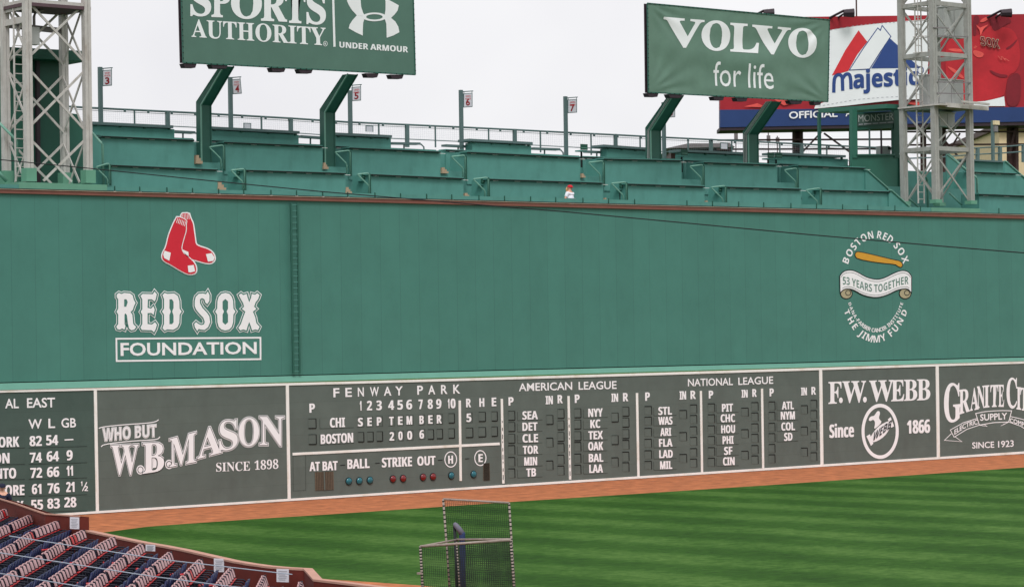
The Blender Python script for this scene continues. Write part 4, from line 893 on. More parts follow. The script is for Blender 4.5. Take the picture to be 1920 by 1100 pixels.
m = MB(); m.flat(conv(ring(997, 283, 14, 17, 3, 3, 20), zq), F1, 'vinyl_white'); m.flat(ln(zq, 'R', 992, 290, 1002, 291, 14), F1, 'vinyl_white'); m.build('registered_mark', s1)
lett(s1, 'upright_rule', conv(strip(1040, -280, 1056, 303, 14), zq), F1, 'vinyl_white')
m = MB()
zu = zm(7.335, 620, 0)
for L in ([(360, 215), (300, 280), (262, 340), (248, 392), (340, 445), (441, 493), (443, 400), (447, 320), (462, 268), (478, 232)], [(360, 215), (290, 140), (245, 65), (221, 8), (310, -35), (405, -72), (411, 0), (420, 100), (446, 180), (478, 228)], [(830, 250), (880, 203), (920, 150), (938, 78), (850, 28), (750, -22), (755, 60), (754, 140), (745, 200), (728, 245)], [(830, 250), (890, 300), (930, 370), (946, 446), (865, 490), (770, 523), (768, 400), (764, 330), (748, 275), (728, 245)]): m.flat(conv(poly([L]), zu), F1, 'vinyl_white')
m.flat(conv(ring(602, 236, 165, 60, 52, 23, 44), zu), F1, 'vinyl_white')
m.build('arch_logo', s1)
lett(s1, 'maker_lettering', ln(zm(7.335, 620, 0), 'UNDER ARMOUR', 120, 656, 1066, 724, 80, style='bold'), F1, 'vinyl_white')

Y2 = 2.0
s2 = sign_panel('billboard', 'wrinkled grey-green cloth billboard with white lettering on two bent posts', [(1213.5, 6.5), (1555, 37.5), (1552, 191), (1215.5, 173.5)], Y2, .05, 'volvo_green', .055)
bent_post(s2, 1211, 1238, 312, 245, 1254, 1283, 178, conduits=2); bent_post(s2, 1394, 1421, 318, 252, 1437, 1466, 190, conduits=3)
lamp_hoods(s2, ((1214, 1235, 174.5), (1253, 1280, 176.5), (1337, 1358, 181), (1380, 1402, 183), (1480, 1505, 188), (1525, 1540, 190)), Y2+.1)
zv = zm(2.75, 1160, 0); F2 = drape('billboard1213.5', .014)
m = MB()
for q in (('V', 236, 436, 92, 108, 243, 246), ('O', 430, 572, 108, 112, 258, 264), ('L', 577, 722, 122, 132, 264, 273), ('V', 692, 884, 132, 148, 276, 282), ('O', 878, 1016, 147, 150, 294, 298)): m.flat(refine(conv(letter(*q, style='serif', off=.016), zv), 3.5), F2, 'vinyl_white')
m.build('name_lettering', s2)
m = MB(); m.flat(refine(ln(zv, 'for', 490, 443, 632, 450, 124, style='sans', off=.0), 3.5), F2, 'vinyl_white'); m.build('slogan_lettering', s2); m = MB(); m.flat(refine(ln(zv, 'life', 668, 453, 798, 461, 124, style='sans', off=.0), 3.5), F2, 'vinyl_white'); m.build('slogan_lettering', s2)

# ------------------------------------------------------------------ light towers
def tower(name, label, corner, sx, sy, zb, zt, lv, leg, brace, horiz, ped=.42, base_mn='plinth_green', st='steel'):
    r = thing(name, label, 'light tower', (corner.x, corner.y, zb))
    C4 = [Vector((corner.x+i*sx, corner.y+j*sy, 0)) for i, j in ((0, 0), (1, 0), (1, 1), (0, 1))]
    for p in C4:
        m = MB(); g_ = leg*.09
        for s in (-1, 1): m.box((p.x+s*leg*.25-leg*.22, p.y-leg*.45, zb), (p.x+s*leg*.25+leg*.22, p.y+leg*.45, zt), st)
        m.box((p.x-leg*.1, p.y-leg*.38, zb), (p.x+leg*.1, p.y+leg*.38, zt), 'steel_dark'); m.build('tower_leg', r)
        m = MB(); m.box((p.x-leg*.75, p.y-leg*.7, zb-.05), (p.x+leg*.75, p.y+leg*.7, zb+ped), base_mn); m.build('leg_pedestal', r)
    for a, b_ in ((0, 1), (1, 2), (2, 3), (3, 0)):
        p, q = C4[a], C4[b_]; nrm = Vector((0, 0, 1)).cross((q-p).normalized())*leg*.3
        for k in range(len(lv)-1):
            z0, z1 = lv[k], lv[k+1]; dz = (z1-z0)*.05
            for u in (0, 1):
                A, B = (p, q) if u == 0 else (q, p); a0, b0 = Vector((A.x, A.y, z0+dz)), Vector((B.x, B.y, z1-dz))
                if a0.z < zb: t = (zb-a0.z)/(b0.z-a0.z); a0 = a0+(b0-a0)*t
                m = MB(); m.bar(a0+nrm*(1.0 if u else 1.3), b0+nrm*(1.0 if u else 1.3), .035, brace, st); m.build('cross_brace', r)
        for z in horiz:
            m = MB(); m.bar(Vector((p.x, p.y, z)), Vector((q.x, q.y, z)), .12, .2, st); m.build('cross_beam', r)
    return r, C4
def zat(x, y, Y): return at(x, y, Y).z
def ladder(r, p, z0, z1, wd, mn='steel', cage=None):
    m = MB()
    for s in (-.5, .5): m.bar(Vector((p.x+wd*s, p.y, z0)), Vector((p.x+wd*s, p.y, z1)), .05, .05, mn)
    z = z0+.2
    while z < z1: m.bar(Vector((p.x-wd/2, p.y, z)), Vector((p.x+wd/2, p.y, z)), .03, .03, mn); z += .33
    if cage:
        z = cage
        while z < z1:
            m.tube([Vector((p.x-.38*math.cos(t), p.y-.62*math.sin(t), z)) for t in (0, .5, 1.05, 1.57, 2.1, 2.64, 3.14)], .022, mn, 5); z += .75
        for t in (.5, 1.57, 2.64): m.bar(Vector((p.x-.38*math.cos(t), p.y-.62*math.sin(t), cage)), Vector((p.x-.38*math.cos(t), p.y-.62*math.sin(t), z1)), .03, .03, mn)
    m.build('ladder', r)
# tower above the seats
YL = .5
c0 = at(54.5, 340, YL); s_ = (at(165.5, 343, YL)-c0).x
zb = zat(54, 338, YL)
r, C4 = tower('light_tower', 'tall white steel lattice light tower standing on the wall near the socks emblem', c0, s_, 1.62, zb, zb+12, [zat(54, 374, YL), zat(54, 249, YL), zat(54, 118, YL), zat(54, -8, YL), zat(54, -134, YL), zat(54, -260, YL)], .27, .085, [zat(54, 4, YL)])
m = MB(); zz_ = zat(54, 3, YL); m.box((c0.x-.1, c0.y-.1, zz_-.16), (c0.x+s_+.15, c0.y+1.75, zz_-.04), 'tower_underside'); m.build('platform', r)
m = MB(); 
for y in (11, 36): m.bar(Vector((c0.x, c0.y, zat(54, y, YL))), Vector((c0.x, c0.y+1.62, zat(54, y, YL))), .1, .22, 'steel')
m.bar(Vector((c0.x+s_, c0.y+1.62, zat(158, 50, YL))), Vector((c0.x, c0.y+1.62, zat(158, 46, YL))), .1, .2, 'steel_dark'); m.build('cross_beam', r)
ladder(r, Vector((c0.x+.12, c0.y+.85, 0)), zb, zb+12, .36)
m = MB(); a = at(55, 83, YL+.5); m.box((a.x, a.y, a.z), (a.x+.42, a.y+.3, a.z+.62), 'box_grey'); m.build('junction_box', r)
m = MB(); p = at(64, 53, YL+.6); m.tube([p, p+Vector((0, 0, .4)), p+Vector((.08, 0, .58)), p+Vector((.35, 0, .68)), p+Vector((.42, 0, .85)), p+Vector((.42, 0, 2))], .055, 'steel_dark', 8); m.build('conduit', r, True)
pl = thing('tower_plinth', 'pale green concrete plinth under the tall tower near the socks emblem', 'plinth', at(118, 352, .1)); m = MB()
m.slab([at(36, 354.6, .08), at(201, 359, .08), at(201, 346.5, .08), at(36, 341, .08)], (0, 2.6, 0), 'plinth_green'); m.build('plinth_block', pl)
# tower by the kiosk
YT = .5
c1 = at(1755, 380, YT); s2_ = (at(1820.5, 383, YT)-c1).x; zb1 = zat(1755, 379, YT)
r, C4b = tower('light_tower', 'pale grey lattice light tower carrying grey electrical boxes beside the green kiosk', c1, s2_, 1.95, zb1, zb1+12.5, [zat(1755, 381, YT), zat(1755, 279, YT), zat(1755, 201, YT), zat(1755, 103, YT), zat(1755, 8, YT), zat(1755, -88, YT)], .29, .075, [zat(1755, 278, YT), zat(1755, 199, YT), zat(1755, 101, YT), zat(1755, 6, YT)], .12, 'plinth_green', 'steel_grey')
m = MB(); z_ = zat(1755, 199, YT)
m.box((c1.x-.2, c1.y-.55, z_), (c1.x+s2_+.2, c1.y+2.1, z_+.07), 'steel'); m.bar(Vector((c1.x+.3, c1.y-.5, z_+.02)), Vector((c1.x+s2_+.75, c1.y-.5, z_-.02)), .12, .2, 'steel'); m.bar(Vector((c1.x+1.1, c1.y-.75, z_+.2)), Vector((c1.x+s2_+.55, c1.y-.75, z_+.15)), .1, .1, 'steel'); m.build('platform', r)
for (x0, x1, y0, y1, Yb, d) in ((1771, 1807, 17, 69, YT+1.2, .4), (1739, 1760, 143, 198, YT+1.0, .5), (1762, 1806, 152, 193, YT+.9, .5), (1763, 1790, 213, 236, YT+1.0, .5)):
    m = MB(); a, c = at(x0, y1, Yb), at(x1, y0, Yb); m.box((a.x, Yb, a.z), (c.x, Yb+d, c.z), 'box_grey'); m.bar(Vector(((a.x+c.x)/2, Yb-.004, a.z+.03)), Vector(((a.x+c.x)/2, Yb-.004, c.z-.03)), .02, .01, 'steel_dark', up=GZ)
    m.box((a.x-.04, Yb-.04, c.z), (c.x+.04, Yb+d+.04, c.z+.05), 'box_grey'); m.build('junction_box', r)
for y, xa, xb in ((68, 1757, 1815), (154, 1757, 1820), (175, 1757, 1819), (52, 1750, 1778)):
    m = MB(); m.bar(at(xa, y, YT-.15), at(xb, y+1.2, YT-.15), .05, .05, 'steel_dark'); m.build('cable_tray', r)
ladder(r, Vector((c1.x+.22, c1.y+1.1, 0)), zb1, zb1+12.5, .42, 'steel', zat(1740, 95, YT))
pl = thing('tower_plinth', 'pale green concrete plinth under the lattice tower with grey boxes', 'plinth', at(1790, 395, .1)); m = MB()
m.slab([at(1746, 400, .08), at(1838, 402.4, .08), at(1838, 391, .08), at(1746, 389, .08)], (0, 2.6, 0), 'plinth_green'); m.build('plinth_block', pl)

# ------------------------------------------------------------------ kiosk by the right tower
kk = thing('refreshment_kiosk', 'green roofed kiosk with a grey lettered sign over its open window', 'kiosk', at(1640, 330, 4.5))
YK = 4.6
m = MB(); m.slab([at(1597, 400, YK), at(1699, 400, YK), at(1699, 290, YK), at(1597, 291, YK)], (0, .12, 0), 'kiosk_green'); m.build('lower_wall', kk)
m = MB(); m.slab([at(1599, 296, YK-.05), at(1608.5, 296, YK-.05), at(1607, 205, YK-.05), at(1598, 205, YK-.05)], (0, .2, 0), 'kiosk_green'); m.build('corner_post', kk)
m = MB(); m.slab([at(1677, 296, YK-.04), at(1701, 296, YK-.04), at(1699, 200, YK-.04), at(1676, 202, YK-.04)], (0, .2, 0), 'dark_green'); m.slab([at(1686, 390, YK-.06), at(1701, 390, YK-.06), at(1701, 296, YK-.06), at(1686, 296, YK-.06)], (0, .06, 0), 'dark_green'); m.build('corner_post', kk)
m = MB(); m.slab([at(1606, 244, YK), at(1679, 240, YK), at(1679, 208, YK), at(1606, 212, YK)], (0, .12, 0), 'dark_green'); m.build('header_panel', kk)
m = MB(); m.slab([at(1608.5, 237, YK-.04), at(1676.5, 231.5, YK-.04), at(1676.5, 211, YK-.04), at(1608.5, 214.5, YK-.04)], (0, .035, 0), 'board_green'); sgn = m.build('kiosk_sign', kk)
m = MB(); m.flat(text('MONSTER', 1609.5, 229, 1675.5, 224.5, 12.5, style='sans'), plane(YK-.06), 'grey_fill'); m.build('lettering', sgn)
m = MB()
for k, (x0, x1) in enumerate(((1610, 1618), (1620, 1634), (1636, 1647), (1649, 1662), (1664, 1674))): m.flat(strip(x0, 233.6-(x0-1610)*.07, x1, 233.6-(x1-1610)*.07, 1.6), plane(YK-.05), 'print_grey')
m.build('small_print', sgn)
for x in (1630, 1652): m = MB(); m.bar(at(x, 243, YK+.02), at(x+.8, 291, YK+.02), .07, .06, 'frame_dark' if x > 1640 else 'fence_grey'); m.build('window_mullion', kk)
m = MB(); m.slab([at(1607, 292, YK-.1), at(1679, 291.5, YK-.1), at(1679, 288.5, YK-.1), at(1607, 289, YK-.1)], (0, .4, 0), 'post_green'); m.build('service_counter', kk)
m = MB(); f0, f1, f2 = at(1534, 204, 7.6), at(1662, 195, 3.0), at(1716, 197, 3.0)
m.add([f1, f2, f2+Vector((0, 4.6, f0.z-f1.z)), f0]+[p+Vector((0, 0, -.2)) for p in (f1, f2, f2+Vector((0, 4.6, f0.z-f1.z)), f0)], [(0, 1, 2, 3), (7, 6, 5, 4), (0, 4, 5, 1), (1, 5, 6, 2), (2, 6, 7, 3), (3, 7, 4, 0)], 'kiosk_green'); m.build('roof', kk)
m = MB(); m.bar(at(1535.5, 213, 7.4), at(1537, 302, 7.4), .13, .13, 'post_green'); m.build('roof_post', kk)
m = MB(); m.box(at(1654, 289, 5.2), at(1654, 289, 5.2)+Vector((.62, .4, .4)), 'box_grey'); m.tube([at(1668, 281, 5.2)+Vector((0, .1, 0)), at(1668, 281, 5.2)+Vector((0, .1, .13)), at(1668, 281, 5.2)+Vector((0, .1, .2))], [.16, .15, .03], 'near_black', 10); m.build('till_box', kk)
sr = thing('stair_rail', 'green pipe stair rail sloping down behind the pale lattice tower legs', 'handrail', at(1740, 380, 3)); m = MB(); m.tube([at(1687, 288, 3.4), at(1735, 331, 3.2), at(1738, 334, 3.2), at(1740, 390, 3.2)], .05, 'rail_green', 7); m.tube([at(1688, 358, 3.4), at(1722, 388, 3.3)], .045, 'rail_green', 7); m.build('bent_pipe', sr, True)
sr = thing('stair_rail', 'green pipe stair rail and post just past the pale lattice tower', 'handrail', at(1832, 390, 3)); m = MB(); m.tube([at(1776, 290, 3.3), at(1830, 332, 3.1), at(1832, 336, 3.1), at(1833, 396, 3.1)], .05, 'rail_green', 7); m.tube([at(1780, 362, 2.9), at(1803, 384, 2.9)], .045, 'rail_green', 7); m.build('bent_pipe', sr, True)
# ------------------------------------------------------------------ green shelter behind the first tower
sh = thing('green_shelter', 'dark green shelter with a flat overhanging roof behind the tall light tower', 'shelter', at(90, 345, 3.4))
m = MB(); m.slab([at(8, 350, 3.6), at(70, 350, 3.6), at(70, 105, 3.6), at(8, 103, 3.6)], (0, 2, 0), 'kiosk_green'); m.slab([at(74, 350, 3.4), at(128, 350, 3.4), at(128, 110, 3.4), at(74, 110, 3.4)], (0, 2, 0), 'dark_green'); m.build('shelter_wall', sh)
m = MB(); m.slab([at(126, 350, 4.0), at(168, 350, 4.0), at(168, 262, 4.0), at(144, 214, 4.0), at(126, 212, 4.0)], (0, .2, 0), 'kiosk_green'); m.build('side_panel', sh)
m = MB(); m.slab([at(-60, 105, 2.7), at(169.5, 114.5, 2.7), at(169.5, 96.5, 2.7), at(-60, 84.5, 2.7)], (0, 4, 0), 'dark_green'); m.build('flat_roof', sh)
m = MB(); m.bar(at(71.5, 350, 3.3), at(70, 110, 3.3), .14, .14, 'frame_dark'); m.tube([at(60, 109, 3.2), at(104, 110.5, 3.2)], .02, 'box_grey', 5); m.build('corner_post', sh)
sr = thing('stair_rail', 'green pipe stair rail beside the leg of the tall tower', 'handrail', at(194, 345, 1.8)); m = MB(); m.tube([at(171, 247, 2.4), at(190, 268, 1.9), at(192, 271, 1.9), at(194.5, 347, 1.9)], .045, 'rail_green', 7); m.build('bent_pipe', sr, True)
m = MB(); m.slab([at(172, 350, 2.8), at(194, 350, 2.8), at(192, 271, 2.8), at(172, 250, 2.8)], (0, .05, 0), 'counter_green'); m.build('side_panel', sr)
sr = thing('stair_rail', 'pale green stair rail in the corner on the far side of the tall tower', 'handrail', at(32, 345, 1.6)); m = MB(); m.tube([at(-10, 222, 1.9), at(28, 260, 1.6), at(31, 264, 1.6), at(33, 342, 1.6)], .05, 'rail_green', 7); m.tube([at(-12, 312, 1.4), at(12, 340, 1.4)], .06, 'rail_green', 7); m.build('bent_pipe', sr, True)
m = MB(); m.slab([at(31, 342, 1.65), at(36, 342, 1.65), at(35, 265, 1.65), at(30, 263, 1.65)], (0, .2, 0), 'kiosk_green'); m.build('rail_post', sr)

# ------------------------------------------------------------------ red billboard across the street and what stands round it
DB = 150.0
def bp(x, y, d=0.0): return atd(x, y, DB-d)
bb = thing('billboard', 'large red and blue billboard far behind, with a white banner showing mountain peaks', 'billboard', atd(1640, 300, DB))
bk = F0*.8
m = MB(); m.slab([bp(1350, 212), bp(2140, 203), bp(2140, 24), bp(1350, 34)], bk, 'billboard_red'); m.build('picture_panel', bb)
m = MB(); m.slab([bp(1350, 239, .05), bp(2140, 224, .05), bp(2140, 199, .05), bp(1350, 206, .05)], bk, 'billboard_blue'); m.build('blue_band', bb)
m = MB(); m.slab([bp(1350, 245), bp(2140, 231), bp(2140, 223.5), bp(1350, 238.5)], bk*3, 'frame_dark'); m.build('bottom_beam', bb)
m = MB(); m.flat(text('OFFICIAL', 1480, 222.5, 1570, 219, 12.5, style='sans', off=.02), lambda p: bp(p[0], p[1], .12), 'white_paint'); m.flat(text('A', 1586, 218, 1596, 217.7, 12, style='sans', off=.02), lambda p: bp(p[0], p[1], .12), 'white_paint'); m.build('lettering', bb)
zk = zm(2.62, 1520, 0)
BN = [(1554, 57), (1600, 50), (1660, 43), (1745, 36), (1741, 110), (1736, 186), (1690, 187), (1640, 192), (1590, 198), (1527, 204), (1529, 197), (1552, 190), (1554, 120)]
m = MB(); m.slab([bp(*p, .25) for p in BN[::-1]], FWD*.06, 'vinyl_white'); bn = m.build('white_banner', bb)
m = MB(); k1 = lambda p: bp(p[0], p[1], .265); k2 = lambda p: bp(p[0], p[1], .28); k3 = lambda p: bp(p[0], p[1], .295)
m.flat(conv(poly([[(104, 372), (170, 248), (235, 150), (278, 206), (228, 270), (184, 350)]]), zk), k1, 'logo_red')
WPK = [(194, 343), (262, 238), (330, 142), (343, 155), (352, 131), (391, 180), (336, 262), (288, 338)]
m.flat(conv(stroke(WPK, 9), zk), k1, 'logo_blue'); m.flat(conv(poly([WPK]), zk), k2, 'vinyl_white'); m.flat(conv(poly([[(297, 337), (388, 188), (430, 226), (500, 300), (540, 334)]]), zk), k1, 'logo_blue'); m.build('peaks_logo', bn)
zM = zm(5.79, 1540, 20); m = MB()
for L in ([(135, 892), (138, 745), (160, 705), (196, 692), (224, 715), (229, 745), (232, 872)], [(230, 740), (258, 695), (296, 685), (318, 720), (323, 854)]): m.flat(conv(stroke(smooth(L, 2, False), 37, False), zM), k1, 'logo_blue')
m.flat(conv(text('ajestic', 352, 842, 1052, 800, 188, 178, 'bold', .02), zM), k2, 'logo_blue'); m.flat(conv(ring(540, 345, 16, 20, 4, 4, 20), zk), k1, 'logo_blue'); m.build('lettering', bn)
m = MB()
for P in ([(88, 213), (200, 190), (330, 168), (470, 150), (690, 132), (910, 120), (1120, 112)], [(-30, 1036), (110, 1012), (250, 985), (400, 962), (650, 940), (910, 928), (1120, 922)]):
    for (xa, ya), (xb, yb_) in zip(P, P[1:]):
        n = max(2, int((xb-xa)/44))
        for q in range(n): u0, u1 = q/n, (q+.5)/n; m.flat(conv(strip(xa+(xb-xa)*u0, ya+(yb_-ya)*u0+3, xa+(xb-xa)*u1, ya+(yb_-ya)*u1+3, 5), zM), k1, 'print_grey')
m.build('stitching', bn)
zp = zm(4.4, 1740, 0); lay = [lambda p, e=e: bp(p[0], p[1], .03+.012*e) for e in range(9)]
PIC = [('player_red', [(140, 420), (170, 320), (300, 300), (430, 300), (520, 200), (600, 225), (690, 235), (742, 310), (766, 470), (735, 590), (655, 625), (642, 740), (622, 800), (480, 832), (300, 850), (150, 700)]),
       ('billboard_dark_red', [(512, 126), (640, 124), (700, 180), (640, 205), (585, 245), (545, 262), (525, 225), (508, 180)]), ('billboard_dark_red', [(648, 660), (690, 618), (740, 598), (770, 640), (760, 880), (640, 880)]),
       ('billboard_dark_red', [(505, 572), (580, 612), (660, 618), (655, 640), (590, 640), (520, 605)]), ('billboard_dark_red', [(372, 130), (420, 128), (425, 190), (395, 205), (400, 290), (372, 300)]), ('billboard_dark_red', [(640, 400), (690, 370), (742, 318), (735, 340), (690, 395), (650, 415)]),
       ('player_glow', [(425, 188), (440, 160), (490, 138), (505, 152), (470, 182)]), ('player_glow', [(372, 412), (430, 425), (462, 440), (455, 470), (415, 480), (372, 450)]), ('player_glow', [(372, 382), (400, 378), (408, 395), (380, 402)]), ('player_glow', [(150, 405), (240, 400), (300, 415), (300, 430), (210, 428)]), ('player_glow', [(150, 545), (200, 560), (260, 600), (300, 640), (290, 655), (220, 610)]), ('player_glow', [(290, 840), (310, 800), (330, 850), (325, 872)])]
for q, (mn, L) in enumerate(PIC): P = MB(); P.flat(conv(poly([smooth(L, 2)]), zp), lay[q % 4 if mn != 'player_red' else 0], mn); P.build('player_picture', bb)
P = MB(); P.flat(conv(poly([[(395, 205), (430, 230), (500, 202), (455, 246), (434, 300), (425, 250)]]), zp), lay[5], 'player_glow'); P.flat(conv(poly([[(372, 842), (470, 835), (560, 815), (628, 797), (637, 876), (378, 877)]]), zp), lay[5], 'vinyl_white'); P.build('player_picture', bb)
P = MB(); P.flat(conv(poly([smooth([(-190, 850), (-110, 838), (-20, 835), (10, 852), (-90, 872)], 1)]), zp), lay[5], 'player_glow'); P.build('player_picture', bb)
for L in ([(1450, 186), (1480, 184), (1500, 190), (1470, 198)], [(1395, 200), (1420, 194), (1440, 202)]): P = MB(); P.flat(poly([L]), lay[5], 'player_glow'); P.build('player_picture', bb)
m = MB(); k4 = lambda p: bp(p[0], p[1], .15); m.flat(conv(text('SOX', 838, 222, 928, 238, 42, 42, 'bold', .04, -.1), zk), k4, 'edge_tan'); m.flat(conv(text('SOX', 838, 222, 928, 238, 42, 42, 'bold', -.004, -.1), zk), lambda p: bp(p[0], p[1], .17), 'billboard_dark_red')
m.flat(conv(stroke(smooth([(920, 275), (940, 300), (935, 272), (960, 302), (950, 285), (975, 300)], 1, False), 3, False), zk), k4, 'flame_orange'); m.build('jersey_lettering', bb)
for x in (1440, 1590, 1885):
    m = MB(); m.tube([bp(x-34, 34), bp(x-8, 20.5, 1), bp(x, 19.5, 1)], .07, 'frame_dark', 6); m.tube([bp(x-18, 33), bp(x-4, 24, 1)], .06, 'frame_dark', 6); e = bp(x+1, 25, 1); m.tube([e-R0*.28, e+R0*.32], [.2, .26], 'frame_dark', 8); m.build('flood_lamp', bb)
for x in (1491, 1500, 1597, 1731, 1768, 1893, 1904): m = MB(); m.bar(atd(x, 240, DB+2), atd(x+1, 420, DB+2), .25, .25, 'brown_steel'); m.build('support_column', bb)
m = MB()
for x0, y0, x1, y1 in ((1345, 263, 1700, 261), (1345, 280, 1700, 279), (1500, 290, 1540, 248), (1545, 250, 1600, 290), (1700, 272, 1990, 270), (1700, 247, 1960, 247), (1893, 292, 1904, 240), (1775, 290, 1800, 250), (1770, 262, 1795, 292)): m.bar(atd(x0, y0, DB+1.5), atd(x1, y1, DB+1.5), .1, .1, 'brown_steel')
m.build('catwalk_bracing', bb)
wm = thing('mast', 'thin whip mast rising behind the red billboard', 'mast', atd(1606, 60, DB+6)); m = MB(); m.tube([atd(1607, 120, DB+6), atd(1605, -40, DB+6)], .05, 'brown_steel', 5); m.build('mast_pole', wm)
sb_ = thing('tan_building', 'tan stucco building standing behind the railing past the pale lattice tower', 'building', atd(1950, 400, 175)); m = MB()
m.slab([atd(1873, 420, 175), atd(2080, 420, 175), atd(2080, 238, 175), atd(1873, 238, 175)], F0*20, 'stucco'); m.build('wall', sb_); m = MB(); m.slab([atd(1868, 242, 174.5), atd(2085, 242, 174.5), atd(2085, 232, 174.5), atd(1868, 232, 174.5)], F0*21, 'brown_steel'); m.build('roof', sb_)
lb = thing('low_building', 'low brown roofed building seen between the bent posts behind the railing', 'building', atd(1310, 300, 160)); m = MB(); m.slab([atd(1258, 330, 160), atd(1372, 330, 160), atd(1372, 278, 160), atd(1258, 280, 160)], F0*10, 'brown_steel'); m.build('wall', lb)
m = MB(); m.slab([atd(1249, 278, 159), atd(1378, 275.5, 159), atd(1368, 268.5, 159), atd(1290, 269, 159)], F0*11, 'steel_dark'); m.build('roof', lb)
for i, x in enumerate((1380, 1441, 1458)):
    r = thing('thin_mast', f'thin pale antenna mast behind the railing, {ORD[i]} of the three', 'mast', atd(x, 300, 165), 'thin masts behind the railing'); m = MB(); m.tube([atd(x, 310, 165), atd(x-.5, 243+6*i, 165)], .04, 'steel_dark', 5); m.box(atd(x, 256+4*i, 165)-Vector((.12, .05, .2)), atd(x, 256+4*i, 165)+Vector((.12, .05, .2)), 'steel_dark'); m.build('mast_pole', r)
gp = thing('lamp_pole', 'grey pole with a small box and lamp behind the pale lattice tower', 'pole', at(1862, 300, 8.4)); m = MB(); m.bar(at(1862, 306, 8.4), at(1861, 226, 8.4), .14, .14, 'fence_grey'); m.build('pole', gp); m = MB(); m.box(at(1862, 234, 8.3)+Vector((.02, -.1, 0)), at(1862, 234, 8.3)+Vector((.42, .1, .22)), 'stucco'); m.box(at(1863, 247, 8.3)+Vector((.02, -.1, 0)), at(1863, 247, 8.3)+Vector((.25, .1, .3)), 'steel_dark'); m.build('lamp_head', gp)

